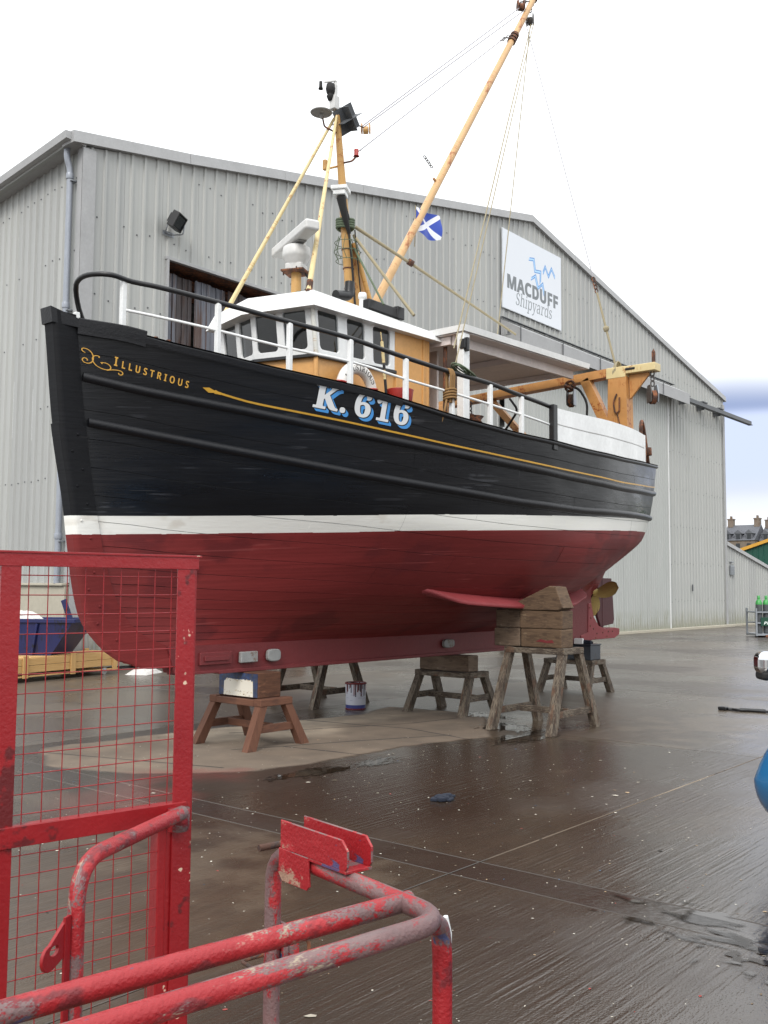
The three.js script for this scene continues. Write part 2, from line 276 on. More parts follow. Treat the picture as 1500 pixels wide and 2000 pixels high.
function crack(x, z) { let d = 1; if (x < -2.6 || x > 3.8 || z < -2 || z > 2.1) return d; const wx = x + 0.09 * (gB(x * 0.08, z * 0.08) - 0.5), wz = z + 0.16 * (gB(x * 0.08 + 0.5, z * 0.08) - 0.5); for (const c of CR) for (let i = 1; i < c.length; i++) { const [ax, az] = c[i - 1], dx = c[i][0] - ax, dz = c[i][1] - az, t = clamp(((wx - ax) * dx + (wz - az) * dz) / (dx * dx + dz * dz)); d = Math.min(d, Math.hypot(wx - ax - dx * t, wz - az - dz * t)); } return d; }
const gully = (x) => smooth(-2.455, -2.44, x) * smooth(-2.105, -2.12, x);
const dryness = (x, z) => smooth(-0.05, 0.05, inDry(x, z) + 0.34 * (gB(x * 0.065, z * 0.065) - 0.5) + 0.12 * (gC(x * 0.065, z * 0.065) - 0.5));
function concrete(x, z, u, v, near) { // colour in sRGB
  const a = gA(u, v), b = gB(u, v), c = gC(u, v), l = gL(u * 0.25, v);
  let k = mixc([54, 44, 35], [80, 67, 54], clamp(2.2 * (a - 0.5) + 0.5)); if (!near || x > 2.78) k = mixc(k, [112, 105, 97], near ? 0.16 + 0.4 * smooth(3, 8, x) : 0.55); k = scl(k, 0.93 + 0.12 * (b - 0.5) + 0.10 * (c - 0.5) + 0.12 * (l - 0.5));  // far bays paler, more so along x: sky glare put into the base colour
  k = mixc(k, [50, 40, 34], 0.5 * smooth(0.56, 0.68, gM(u, v)));                       // oil and tea-brown stains
  k = mixc(k, [96, 85, 72], 0.5 * smooth(0.62, 0.72, gM(u + 0.31, v + 0.17) * 0.7 + c * 0.3)); // silt
  if (near) {
    const d = dryness(x, z);
    let t = mixc([168, 154, 134], [140, 125, 107], clamp(0.5 + 2.2 * (b - 0.5))); t = mixc(t, [98, 84, 70], smooth(0.50, 0.62, gM(u + 0.6, v + 0.3)) * 0.75); t = scl(t, 0.92 + 0.3 * (c - 0.5));
    k = mixc(k, t, d);
    k = mixc(k, [44, 36, 31], 0.85 * (1 - smooth(0.008, 0.026, crack(x, z) + 0.014 * (gC(u, v) - 0.5))));
    k = mixc(k, [47, 38, 32], 0.75 * gully(x));
    const red = smooth(0.6, 0.7, gB(u + 0.13, v + 0.71)) * smooth(2.2, 1.4, Math.hypot(x + 1.6, z - 2.4)); k = mixc(k, [118, 52, 46], 0.55 * red);
  }
  return k;
}
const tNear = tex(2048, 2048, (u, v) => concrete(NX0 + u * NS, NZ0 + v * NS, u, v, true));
const tNearR = tex(1024, 1024, (u, v) => {
  const x = NX0 + u * NS, z = NZ0 + v * NS, d = dryness(x, z), a = gM(u, v), wet = 0.25 + 0.15 * smooth(0.42, 0.62, gB(u + 0.2, v)) - 0.14 * smooth(0.48, 0.6, gA(u + 0.4, v + 0.2));
  return lerp(clamp(wet, 0.09, 0.7), 0.92, d);
}, false);
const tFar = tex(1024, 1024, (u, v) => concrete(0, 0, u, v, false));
const tFarR = tex(512, 512, (u, v) => clamp(0.26 + 0.16 * smooth(0.42, 0.62, gB(u + 0.2, v)) - 0.14 * smooth(0.48, 0.6, gA(u + 0.4, v + 0.2)), 0.06, 0.7), false);
// the brush lines run along x; a tile is 3 m long and 2.4 m wide
const bL = vnoise(1024, 301), bM = vnoise(512, 309), bL2 = vnoise(128, 302), bW = fbm(4, 303, 4), bP = vnoise(256, 305);
const bL3 = vnoise(64, 311), bL4 = vnoise(32, 313), bC = fbm(20, 315, 4);
const tBrush = tex(1024, 1024, (u, v) => {
  const y = v + 0.010 * (bW(u, v) - 0.5), line = 0.40 * bL3(u * 0.05 + 0.06 * bW(u + 0.4, v), y) + 0.38 * bL2(u * 0.09, y) + 0.22 * bL4(u * 0.06 + 0.3, y), patch = smooth(0.34, 0.6, 0.6 * bW(u + 0.2, v + 0.7) + 0.4 * bC(u, v));
  return 0.5 + 1.2 * (line - 0.5) * (0.25 + 0.75 * patch) + 0.22 * (bP(u, v) - 0.5) + 0.25 * (bC(u, v) - 0.5);
}, false);
const concreteMat = (name, c, r, b, bs, S, x0, z0) => mat(name, { map: rep(c, S, S, -x0 / S, -z0 / S), roughnessMap: rep(r, S, S, -x0 / S, -z0 / S), roughness: 1, bumpMap: b, bumpScale: bs, ior: 1.6 });
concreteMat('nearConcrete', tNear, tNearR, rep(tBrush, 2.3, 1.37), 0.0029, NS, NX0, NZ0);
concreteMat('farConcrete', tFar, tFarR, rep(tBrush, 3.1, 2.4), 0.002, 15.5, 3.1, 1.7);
concreteMat('gullyConcrete', tNear, tNearR, rep(tBump, 1.1), 0.003, NS, NX0, NZ0);
mat('jointFill', { color: 0x2b241f, roughness: 0.5, map: rep(tSoil, 1) });
{
  const ground = new THREE.Group(); ground.name = 'ground'; ground.userData.kind = 'structure'; scene.add(ground);
  { const g = plain(new THREE.PlaneGeometry(900, 900)); g.rotateX(-Math.PI / 2); metres(g); part('ground_base', g.translate(0, -0.02, 0), M.jointFill, ground); }
  const xs = [-12.52, -7.42, -2.44, -2.12, 2.78, 7.9, 13.1, 18.2, 23.4, 28.5, 33.7, 38.8, 44], zs = [-40, -30, -20, -14.5, -8.1, -1.55, 4.4, 10.4, 16.4, 22.4];
  for (let i = 0; i < xs.length - 1; i++) for (let j = 0; j < zs.length - 1; j++) {
    const g = 0.005, x0 = xs[i] + g, x1 = xs[i + 1] - g, z0 = zs[j] + g, z1 = zs[j + 1] - g, c = 0.003, h = 0;
    if (x0 > 4 && zs[j + 1] < -8.5) continue;    // under the shed
    const geo = hexa([[x0, -0.02, z0], [x0, -0.02, z1], [x1, -0.02, z1], [x1, -0.02, z0]], [[x0, -c, z0], [x0, -c, z1], [x1, -c, z1], [x1, -c, z0]]);
    const top = hexa([[x0, -c, z0], [x0, -c, z1], [x1, -c, z1], [x1, -c, z0]], [[x0 + c, h, z0 + c], [x0 + c, h, z1 - c], [x1 - c, h, z1 - c], [x1 - c, h, z0 + c]]);
    const near = x0 > NX0 - 0.1 && x1 < NX0 + NS + 0.1 && z0 > NZ0 && z1 < 10.5;
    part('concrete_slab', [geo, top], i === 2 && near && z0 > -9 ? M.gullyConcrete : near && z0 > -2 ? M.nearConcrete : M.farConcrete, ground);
  }
  { // beyond the bays the yard goes on
    const g = plain(new THREE.RingGeometry(70, 440, 48)); g.rotateX(-Math.PI / 2); part('outer_ground', metres(g.translate(15, -0.004, 0)), M.farConcrete, ground);
  }
}
// standing water: thin sheets with ragged, see-through edges
const tPool = [0, 1, 2].map((q) => tex(256, 256, (u, v) => { const d = Math.hypot(u - 0.5, v - 0.5) * 2, w = 0.9 * (gB(u * 0.5 + q * 0.31, v * 0.5) - 0.5) + 0.8 * (gL(u * 0.03 + q * 0.2, v * 0.10) - 0.5) + 0.5 * (gC(u * 0.3, v * 0.3 + q * 0.4) - 0.5); return smooth(0.10, 0.30, 0.72 - d + w) * smooth(1, 0.9, d); }, false));
const waterMat = tPool.map((t, q) => mat('water' + q, { color: 0x2a221b, roughness: 0.03, ior: 1.5, alphaMap: t, transparent: true }));
[[-2.28, 7.5, 0.42, 2.7, 0], [-2.62, 6.9, 0.42, 1.3, 1], [-4.15, 6.45, 0.7, 0.45, 2], [-4.6, 6.1, 0.35, 0.25, 0], [2.3, 1.95, 0.85, 0.34, 1], [2.85, 1.5, 0.45, 0.6, 2], [-0.75, 1.68, 0.6, 0.24, 0], [0.05, 1.74, 0.4, 0.2, 1], [3.6, 0.65, 0.3, 0.5, 2]].forEach(([x, z, rx, rz, q]) => {
  const g = plain(new THREE.PlaneGeometry(2 * rx, 2 * rz)); g.rotateX(-Math.PI / 2); struct('puddle', g.translate(x, 0.004, z), waterMat[q]);
});
// ---------------------------------------------------------------- the boat shed behind: gable wall towards the boat
const SX = 3.44, SZ = -8.79, W = 33.9, EAVE = 10.40, EAVEL = 10.33, PEAK = 13.86, PX = 16.9;
const LEAN = -0.108, lean = (g) => metres(g.rotateY(LEAN));   // the side wall is not square to the gable
const roofY = (x) => x < PX ? lerp(EAVEL, PEAK, x / PX) : lerp(PEAK, EAVE, (x - PX) / (W - PX));
// profiled sheet in the xy plane, ribs proud along z
function profiled(x0, x1, yb, yt, o = {}) {
  const pitch = o.pitch ?? 0.32, d = o.depth ?? 0.035, pos = [], nor = [], xs = [x0, x1], off = o.off ?? 0;
  const prof = [[0, 0], [0.115, 0], [0.135, 1], [0.185, 1], [0.205, 0], [0.32, 0]].map(([a, b]) => [a * pitch / 0.32, b * d]);
  const zAt = (x) => { let a = (((x - off) % pitch) + pitch) % pitch; for (let i = 1; i < prof.length; i++) if (a <= prof[i][0]) { const t = (a - prof[i - 1][0]) / (prof[i][0] - prof[i - 1][0]); return lerp(prof[i - 1][1], prof[i][1], t); } return 0; };
  for (let k = Math.floor((x0 - off) / pitch); k <= Math.ceil((x1 - off) / pitch); k++) for (const [a] of prof) { const x = off + k * pitch + a; if (x > x0 + 1e-4 && x < x1 - 1e-4) xs.push(x); }
  if (o.breaks) for (const b of o.breaks) if (b > x0 && b < x1) xs.push(b);
  xs.sort((a, b) => a - b);
  for (let i = 0; i < xs.length - 1; i++) {
    const a = xs[i], b = xs[i + 1]; if (b - a < 1e-4) continue; const za = zAt(a), zb = zAt(b), ya = typeof yb === 'function' ? yb(a) : yb, yc = typeof yb === 'function' ? yb(b) : yb, ta = typeof yt === 'function' ? yt(a) : yt, tb = typeof yt === 'function' ? yt(b) : yt;
    pos.push(a, ya, za, b, yc, zb, b, tb, zb, a, ya, za, b, tb, zb, a, ta, za);
  }
  const g = new THREE.BufferGeometry(); g.setAttribute('position', new THREE.Float32BufferAttribute(pos, 3)); g.computeVertexNormals(); return metres(g);
}
const tLeaf = tex(512, 512, (x, y) => { let c = mixc([84, 88, 98], [116, 118, 126], nS(x * 1.0, y * 0.05)); c = scl(c, 0.85 + 0.3 * nB(x, y)); return mixc(c, [82, 58, 48], smooth(0.54, 0.66, nD(x, y * 0.4)) * 0.8); });
mat('leaf', { map: rep(tLeaf, 1.6, 5), roughness: 0.6 }); mat('leafRust', { map: rep(tLeaf, 0.9, 3, 0.4, 0.3), color: 0xc8b4a8, roughness: 0.7 });
const shed = thing('boat_shed', 'large grey ribbed metal boat shed with pitched gable behind the black boat', 'shed', [SX, 0, SZ]);
{
  const rr = rng(8), tints = [M.clad, M.cladDark, M.clad];
  const D0 = 2.06, D1 = 6.5, DT = 8.59, S0 = 15.0, S1 = 27.3, ST = 9.95;
  const cuts = [0.06]; for (let x = 0.96; x < W - 0.3; x += 0.96) cuts.push(x); cuts.push(W);
  const all = [...cuts, D0, D1, S0, S1].sort((a, b) => a - b);
  for (let i = 0; i < all.length - 1; i++) {
    const a = all[i], b = all[i + 1], m = (a + b) / 2; if (b - a < 0.01) continue;
    const yb = m > D0 && m < D1 ? DT : m > S0 && m < S1 ? ST : 0.06;
    part('cladding_sheet', profiled(a + 0.002, b - 0.002, yb, roofY, { breaks: [PX] }), rr() < 0.3 ? M.cladDark : M.clad, shed);
  }
  // side wall to the left: sheets above a rendered plinth
  for (let z = 0.06, k = 0; z < 30; z += 0.96, k++) {
    const g = profiled(-z - 0.956, -z, 1.66, 10.32); g.rotateY(-Math.PI / 2 + LEAN); part('cladding_sheet', metresKeep(g), rr() < 0.3 ? M.cladDark : M.clad, shed);
  }
  part('plinth', [box(0.22, 1.64, 30, -0.02, 0, -15.02, 0.02), box(0.3, 0.05, 30.02, -0.04, 1.645, -15.02, 0.01)].map(lean), M.plinth, shed);
  part('corner_flashing', [box(0.30, 10.3, 0.012, 0.085, 0.0, 0.052, 0.003), lean(box(0.012, 8.7, 0.20, -0.054, 1.7, -0.07, 0.003))], M.trim, shed);
  part('corner_flashing', [box(0.24, 10.2, 0.012, W - 0.1, 0, 0.052, 0.003), box(0.012, 10.2, 0.5, W + 0.02, 0, -0.2, 0.003)], M.trim, shed);
  // verge trims up the gable in lengths
  const verge = (x0, x1, name) => {
    const n = Math.round(Math.abs(x1 - x0) / 2.85);
    for (let i = 0; i < n; i++) {
      const a = lerp(x0, x1, i / n), b = lerp(x0, x1, (i + 1) / n), ya = roofY(clamp(a, 0, W)), yb = roofY(clamp(b, 0, W)), o = 0.004 * (i % 2), lo = -0.03, hi = 0.21, z = 0.12 + o, e = 0.004;
      part('verge_trim', hexa([[a + e, ya + lo, -0.3], [a + e, ya + lo, z], [b - e, yb + lo, z], [b - e, yb + lo, -0.3]], [[a + e, ya + hi, -0.3], [a + e, ya + hi, z - 0.03], [b - e, yb + hi, z - 0.03], [b - e, yb + hi, -0.3]]), M.trim, shed);
    }
  };
  verge(-0.32, PX, 'l'); verge(PX, W + 0.12, 'r');
  // roof, two slopes
  part('roof', [hexa([[3.5, EAVEL - 0.02, -36], [-0.3, EAVEL - 0.02, -0.1], [PX, PEAK, -0.1], [PX, PEAK, -36]], [[3.5, EAVEL + 0.12, -36], [-0.3, EAVEL + 0.12, -0.1], [PX, PEAK + 0.14, -0.1], [PX, PEAK + 0.14, -36]]), hexa([[PX, PEAK, -36], [PX, PEAK, -0.1], [W + 0.1, EAVE - 0.02, -0.1], [W + 0.1, EAVE - 0.02, -36]], [[PX, PEAK + 0.14, -36], [PX, PEAK + 0.14, -0.1], [W + 0.1, EAVE + 0.12, -0.1], [W + 0.1, EAVE + 0.12, -36]])], M.cladDark, shed);
  part('wall_back', [box(W, 10.2, 0.2, W / 2, 0, -36.3, 0), box(0.2, 10.2, 36, W - 0.12, 0, -18.3, 0)], M.cladDark, shed);
  // the box gutter along the left eave
  part('gutter', [hexa([[-0.42, EAVEL + 0.04, -34], [-0.42, EAVEL + 0.04, 0.06], [0.0, EAVEL - 0.02, 0.06], [0.0, EAVEL - 0.02, -34]], [[-0.44, EAVEL + 0.185, -34], [-0.44, EAVEL + 0.185, 0.06], [0.0, EAVEL + 0.2, 0.06], [0.0, EAVEL + 0.2, -34]])].map(lean), M.trim, shed);
  // downpipe near the corner
  const dp = part('downpipe', [lean(pipe([[-0.22, 10.36, -0.31], [-0.22, 10.14, -0.31], [-0.14, 9.92, -0.31], [-0.14, 1.69, -0.31]], 0.062, { f: 0.1, n: 14 }))], M.pipe, shed);
  for (const y of [9.72, 7.1, 4.6, 2.55]) { part('pipe_collar', [lathe([[0.062, 0], [0.078, 0.0], [0.078, 0.11], [0.062, 0.11]], -0.14, y, -0.31, 16)].map(lean), M.pipe, dp); part('pipe_bracket', lean(box(0.14, 0.035, 0.2, -0.1, y - 0.06, -0.31, 0.006)), M.galv, dp); }
  // sheet fixings
  const fx = [], r2 = rng(33); const bolt = (x, y, z) => fx.push(plain(new THREE.BoxGeometry(0.026, 0.026, 0.012).translate(x, y, z)));
  for (let y = 1.2; y < 13; y += 1.55) for (let x = 0.22; x < W; x += 0.32) { const yy = y + 0.05 * Math.sin(x * 9) + (r2() - 0.5) * 0.03; if (yy > roofY(x) - 0.4 || (x > 2 && x < 6.6 && yy < 8.7) || (x > 14.9 && x < 27.4 && yy < 10) || r2() < 0.25) continue; bolt(x + 0.1, yy, 0.008); }
  for (let y = 2.3; y < 10; y += 1.5) for (let z = 0.2; z < 14; z += 0.32) { if (r2() < 0.3) continue; fx.push(plain(new THREE.BoxGeometry(0.012, 0.024, 0.024).translate(-0.008, y + (r2() - 0.5) * 0.05, -z - 0.1).rotateY(LEAN))); }
  part('sheet_fixings', fx.map(metres), M.steelDark, shed, null, 'stuff');
  // old doorway with folded rusty leaves
  part('door_frame', [box(0.06, DT, 0.1, D0 + 0.0, 0, 0.01, 0.004), box(0.06, DT, 0.1, D1, 0, 0.01, 0.004), box(D1 - D0 + 0.1, 0.07, 0.1, (D0 + D1) / 2, DT - 0.002, 0.012, 0.004)], M.trim, shed);
  part('door_recess', [box(D1 - D0 - 0.06, 0.5, 0.06, (D0 + D1) / 2, DT - 0.51, -0.75, 0), box(0.06, DT, 0.8, D0 - 0.035, 0, -0.45, 0), box(0.06, DT, 0.8, D1 + 0.035, 0, -0.45, 0), box(D1 - D0, 0.06, 0.8, (D0 + D1) / 2, DT + 0.004, -0.45, 0)], M.rust, shed);
  const nl = 9; for (let i = 0; i < nl; i++) {
    const a = lerp(D0 + 0.05, D1 - 0.05, i / nl), b = lerp(D0 + 0.05, D1 - 0.05, (i + 1) / nl);
    part('door_leaf', profiled(a + 0.012, b - 0.012, 0.02, DT - 0.14, { pitch: 0.16, depth: 0.03 }).translate(0, 0, -0.32 - 0.07 * (i % 2)), i % 3 === 1 ? M.leafRust : M.leaf, shed);
  }
  // the big sliding door
  const dz = 0.22, nd = 6; for (let i = 0; i < nd; i++) { const a = lerp(14.9, 27.1, i / nd), b = lerp(14.9, 27.1, (i + 1) / nd); part('sliding_door_panel', profiled(a + 0.004, b - 0.004, 0.10, 9.7, { pitch: 0.2, depth: 0.018 }).translate(0, 0, dz), M.doorSkin, shed); }
  part('door_edge_strip', [box(0.05, 9.5, 0.26, 27.14, 0.1, 0.13, 0.006)], M.white, shed);
  part('door_kerb', [box(19, 0.10, 0.3, 24.4, 0, 0.2, 0.01)], M.plinth, shed);
  // sloping hood over the door, in lengths, with straps
  const hz = 0.75, h0 = 15.0, h1 = 28.2, nh = 5; for (let i = 0; i < nh; i++) {
    const a = lerp(h0, h1, i / nh), b = lerp(h0, h1, (i + 1) / nh), o = 0.004 * (i % 2), e = 0.005;
    const h = part('door_hood', hexa([[a + e, 9.62, 0.04], [a + e, 9.30, hz + o], [b - e, 9.30, hz + o], [b - e, 9.62, 0.04]], [[a + e, 10.14, 0.04], [a + e, 9.74, hz + o], [b - e, 9.74, hz + o], [b - e, 10.14, 0.04]]), M.trim, shed);
    part('hood_strap', [bar([a, 10.20, 0.05], [a, 9.78, hz + 0.03], 0.05, 0.012, 0.002), bar([a, 9.78, hz + 0.03], [a, 9.30, hz + 0.03], 0.05, 0.012, 0.002, V3(0, 0, 1))], M.steelDark, h);
  }
  part('hood_flashing', [box(h1 - h0, 0.02, 0.1, (h0 + h1) / 2, 10.2, 0.07, 0.002)], M.steelDark, shed);
  part('door_track', [box(21.6, 0.16, 0.09, 25.8, 9.62, 0.33, 0.008), box(21.6, 0.03, 0.2, 25.8, 9.58, 0.33, 0.004)], M.steelDark, shed);
  for (const x of [28.9, 30.8, 32.7]) part('track_bracket', [box(0.5, 0.05, 0.4, x, 9.8, 0.2, 0.005), box(0.06, 0.3, 0.34, x, 9.5, 0.16, 0.005)], M.steelDark, shed);
  part('door_handle', [box(0.05, 0.28, 0.05, 29.8, 1.6, 0.08, 0.01)], M.steelDark, shed);
}
// company sign
{
  const c = document.createElement('canvas'); c.width = 1024; c.height = 720; const x = c.getContext('2d');
  x.fillStyle = '#d6dbe2'; x.fillRect(0, 0, 1024, 720);
  const zig = (pts, dx, dy, col, w) => { x.strokeStyle = col; x.lineWidth = w; x.lineJoin = 'miter'; x.beginPath(); pts.forEach(([a, b], i) => (i ? x.lineTo(a + dx, b + dy) : x.moveTo(a + dx, b + dy))); x.stroke(); };
  const band = (pts, nx, ny) => { zig(pts, 0, 0, '#a8cff0', 26); zig(pts, nx, ny, '#4f87c8', 9); zig(pts, -nx, -ny, '#4f87c8', 9); };
  band([[445, 165], [525, 150], [548, 255], [645, 240], [640, 345]], 9, -14);
  band([[690, 235], [730, 165], [790, 245], [845, 155], [910, 225]], 0, 14);
  band([[480, 345], [552, 300], [600, 405], [680, 345], [712, 440]], 7, -15);
  x.fillStyle = '#6d7377'; x.font = 'bold 178px sans-serif'; x.textBaseline = 'alphabetic';
  let w = x.measureText('MACDUFF').width; x.save(); x.translate(60, 524); x.scale(910 / w, 0.96); x.fillText('MACDUFF', 0, 0); x.lineWidth = 9; x.strokeStyle = '#6d7377'; x.strokeText('MACDUFF', 0, 0); x.restore();
  x.fillStyle = '#7b8287'; x.font = '160px serif'; w = x.measureText('Shipyards').width; x.save(); x.translate(205, 650); x.transform(1, 0, -0.16, 1, 0, 0); x.scale(640 / w, 1); x.fillText('Shipyards', 0, 0); x.restore();
  const t = new THREE.CanvasTexture(c); t.colorSpace = THREE.SRGBColorSpace;
  const face = new THREE.MeshPhysicalMaterial({ map: t, roughness: 0.45 }); face.name = 'signFace';
  const s = thing('company_sign', 'white sign board lettered MACDUFF Shipyards with blue zigzag logo, high under the gable peak', 'sign', [SX + 16.92, 10.53, SZ + 0.04]);
  part('sign_board', box(3.73, 2.59, 0.03, 0, 0, 0.016, 0.004), M.signWhite, s);
  part('sign_face', new THREE.PlaneGeometry(3.70, 2.56).translate(0, 1.295, 0.034), face, s);
}
{ // floodlight on the gable
  const f = thing('floodlight', 'black floodlight on a bracket on the grey gable wall, above the doorway', 'floodlight', [SX + 2.05, 9.2, SZ + 0.04]);
  const tilt = (g) => { g.rotateX(0.5); g.rotateY(0.5); return metres(g.translate(0.02, 0.16, 0.26)); };
  part('lamp_housing', [tilt(box(0.40, 0.30, 0.13, 0, -0.15, 0, 0.03)), tilt(box(0.32, 0.22, 0.08, 0, -0.11, -0.1, 0.03)), tilt(box(0.43, 0.03, 0.16, 0, 0.14, 0.01, 0.008)), tilt(box(0.43, 0.03, 0.16, 0, -0.17, 0.01, 0.008)), tilt(box(0.03, 0.30, 0.16, 0.2, -0.15, 0.01, 0.008)), tilt(box(0.03, 0.30, 0.16, -0.2, -0.15, 0.01, 0.008))], M.black, f);
  part('lens', tilt(box(0.34, 0.25, 0.01, 0, -0.125, 0.068, 0.002)), M.darkPane, f);
  part('bracket', [pipe([[-0.2, 0.12, 0.26], [-0.2, -0.05, 0.2], [-0.1, -0.06, 0.02], [0.1, -0.06, 0.02], [0.24, -0.05, 0.2], [0.24, 0.14, 0.24]], 0.014, { f: 0.05, n: 8 }), box(0.3, 0.1, 0.012, 0, -0.11, 0.006, 0.002)], M.galv, f);
}
{ // lean-to at the right end
  const a = thing('lean_to_annex', 'low grey ribbed lean-to with sloping roof against the right end of the large shed', 'shed', [SX + W + 0.02, 0, SZ]);
  const top = (x) => 3.72 - 0.178 * x;
  for (let i = 0; i < 9; i++) part('cladding_sheet', profiled(i * 0.96 + 0.002, i * 0.96 + 0.958, 0.05, top, { pitch: 0.32 }).translate(0.02, 0, 0), i % 3 ? M.clad : M.cladDark, a);
  part('verge_trim', hexa([[0, top(0) - 0.02, -0.2], [0, top(0) - 0.02, 0.1], [8.7, top(8.7) - 0.02, 0.1], [8.7, top(8.7) - 0.02, -0.2]], [[0, top(0) + 0.16, -0.2], [0, top(0) + 0.16, 0.08], [8.7, top(8.7) + 0.16, 0.08], [8.7, top(8.7) + 0.16, -0.2]]), M.trim, a);
  part('roof', hexa([[0, top(0), -30], [0, top(0), -0.1], [8.7, top(8.7), -0.1], [8.7, top(8.7), -30]], [[0, top(0) + 0.12, -30], [0, top(0) + 0.12, -0.1], [8.7, top(8.7) + 0.12, -0.1], [8.7, top(8.7) + 0.12, -30]]), M.cladDark, a);
  part('wall', box(0.12, 1.9, 30, 8.6, 0.02, -15.1, 0), M.cladDark, a);
  part('vent', [box(0.42, 0.44, 0.08, 0.55, 2.35, 0.06, 0.01), ...[0, 1, 2, 3, 4].map((k) => box(0.36, 0.03, 0.03, 0.55, 2.4 + k * 0.075, 0.105, 0.006)), box(0.3, 0.05, 0.1, 0.5, 2.92, 0.07, 0.01)], M.galv, a);
  part('wall_base', box(8.7, 0.09, 0.14, 4.35, 0, 0.02, 0.01), M.plinth, a);
}
// far off: stone houses on a rise and a green shed
{
  const h = []; { const n = 24, pts = []; for (let i = 0; i <= n; i++) { const x = 138 + i * 2.4, k = (i / n - 0.5) * 2; pts.push([x, 0]); } const g = hexa([[140, -1, -110], [140, -1, 40], [240, -1, 40], [240, -1, -110]], [[149, 8.2, -100], [149, 8.2, 20], [230, 14, 20], [230, 14, -100]]); struct('hillside', g, M.grass); }
  const house = (x, z, w, d, ht, label, pale, nCh) => {
    const o = thing('stone_house', label, 'house', [x, 7.6, z], 0.0);
    part('wall', box(d, ht, w, 0, 0, 0, 0.02), pale ? M.stonePale : M.stone, o);
    const r = part('roof', prism([[-d / 2 - 0.2, ht - 0.05], [d / 2 + 0.2, ht - 0.05], [0, ht + d * 0.42]], -w / 2 - 0.1, w / 2 + 0.1, 'xy'), M.slate, o);
    for (let k = 0; k < nCh; k++) { const cz = lerp(-w / 2 + 0.5, w / 2 - 0.5, nCh > 1 ? k / (nCh - 1) : 0.5); part('chimney', [box(1.0, 1.3, 0.9, 0, ht + d * 0.36, cz, 0.02), box(1.15, 0.18, 1.05, 0, ht + d * 0.36 + 1.3, cz, 0.02), ...[-0.28, 0, 0.28].map((q) => lathe([[0.1, 0], [0.13, 0.05], [0.1, 0.45]], q, ht + d * 0.36 + 1.48, cz, 8))], M.stonePale, r); }
    for (let k = 0; k < 3; k++) { const wz = lerp(-w / 2 + 0.9, w / 2 - 0.9, k / 2); const f = part('window', [box(0.1, 1.3, 0.9, -d / 2 - 0.03, 0.55, wz, 0.01)], M.stonePale, o); part('pane', box(0.05, 1.1, 0.7, -d / 2 - 0.07, 0.65, wz, 0.005), M.darkPane, f);
      const dm = part('dormer', [box(1.4, 1.1, 1.1, -d / 2 + 0.8, ht, wz, 0.02), prism([[-0.75 + wz, ht + 1.08], [0.75 + wz, ht + 1.08], [wz, ht + 1.75]], -d / 2 - 0.02, 0, 'zy')], M.slate, o); part('pane', box(0.05, 0.8, 0.6, -d / 2 + 0.07, ht + 0.15, wz, 0.005), M.darkPane, dm); }
  };
  house(156, -56.5, 6, 6, 2.0, 'dark stone house far off with slate roof, farthest left beside the shed corner', false, 1);
  house(157.5, -50.4, 5.4, 6.4, 2.3, 'stone house far off with a tall pale chimney stack, second from the shed corner', true, 2);
  house(159, -44.6, 5.6, 6, 2.2, 'stone house far off near the right edge of the view, above the green shed', true, 2);
  house(160, -38.4, 6, 6, 2.4, 'slate roofed stone house far off, rightmost of the row on the rise', false, 2);
}
{
  const g = thing('green_shed', 'dark green ribbed shed with yellow edge trim, far off beyond the lean-to', 'shed', [84, 0, -26]);
  const yT = (z) => 4.82 + 0.33 * (z > 12 ? 24 - z : z);
  for (let i = 0; i < 12; i++) { const s = profiled(i * 2 + 0.004, i * 2 + 1.996, 0.03, yT, { pitch: 0.5, depth: 0.06 }); s.rotateY(-Math.PI / 2); part('cladding_sheet', metres(s), M.greenClad, g); }
  const slope = (name, z0, z1, x0, x1, t, m) => part(name, hexa([[x0, yT(z0), z0], [x1, yT(z0), z0], [x1, yT(z1), z1], [x0, yT(z1), z1]], [[x0, yT(z0) + t, z0], [x1, yT(z0) + t, z0], [x1, yT(z1) + t, z1], [x0, yT(z1) + t, z1]]), m, g);
  slope('verge_trim', 0, 11.99, -0.25, 0.2, 0.3, M.yellowTrim); slope('verge_trim', 12, 24, -0.25, 0.2, 0.3, M.yellowTrim);
  slope('roof', 0, 11.99, 0.21, 20, 0.15, M.greenClad); slope('roof', 12, 24, 0.21, 20, 0.15, M.greenClad);
}
// ---------------------------------------------------------------- the fishing boat: hull
function pchip(X, Y) { // monotone cubic through a table
  const n = X.length, h = [], d = [], m = new Array(n); for (let i = 0; i < n - 1; i++) { h[i] = X[i + 1] - X[i]; d[i] = (Y[i + 1] - Y[i]) / h[i]; }
  m[0] = d[0]; m[n - 1] = d[n - 2]; for (let i = 1; i < n - 1; i++) { if (d[i - 1] * d[i] <= 0) m[i] = 0; else { const w1 = 2 * h[i] + h[i - 1], w2 = h[i] + 2 * h[i - 1]; m[i] = (w1 + w2) / (w1 / d[i - 1] + w2 / d[i]); } }
  return (x) => { x = clamp(x, X[0], X[n - 1]); let i = 0; while (i < n - 2 && x > X[i + 1]) i++; const t = (x - X[i]) / h[i], a = t * t, b = a * t; return (2 * b - 3 * a + 1) * Y[i] + (b - 2 * a + t) * h[i] * m[i] + (-2 * b + 3 * a) * Y[i + 1] + (b - a) * h[i] * m[i + 1]; };
}
const tab = (rows) => pchip(rows.map((r) => r[0]), rows.map((r) => r[1]));
const sheer = tab([[-2.6, 4.12], [-2.3, 4.035], [-1.9, 3.985], [-1.586, 3.91], [-1.17, 3.84], [-0.774, 3.775], [-0.337, 3.72], [0.25, 3.65], [0.64, 3.585], [1.33, 3.48], [1.78, 3.435], [2.28, 3.40], [2.94, 3.385], [3.73, 3.372], [4.53, 3.385], [6.04, 3.473], [7.5, 3.62], [8.8, 3.78]]);
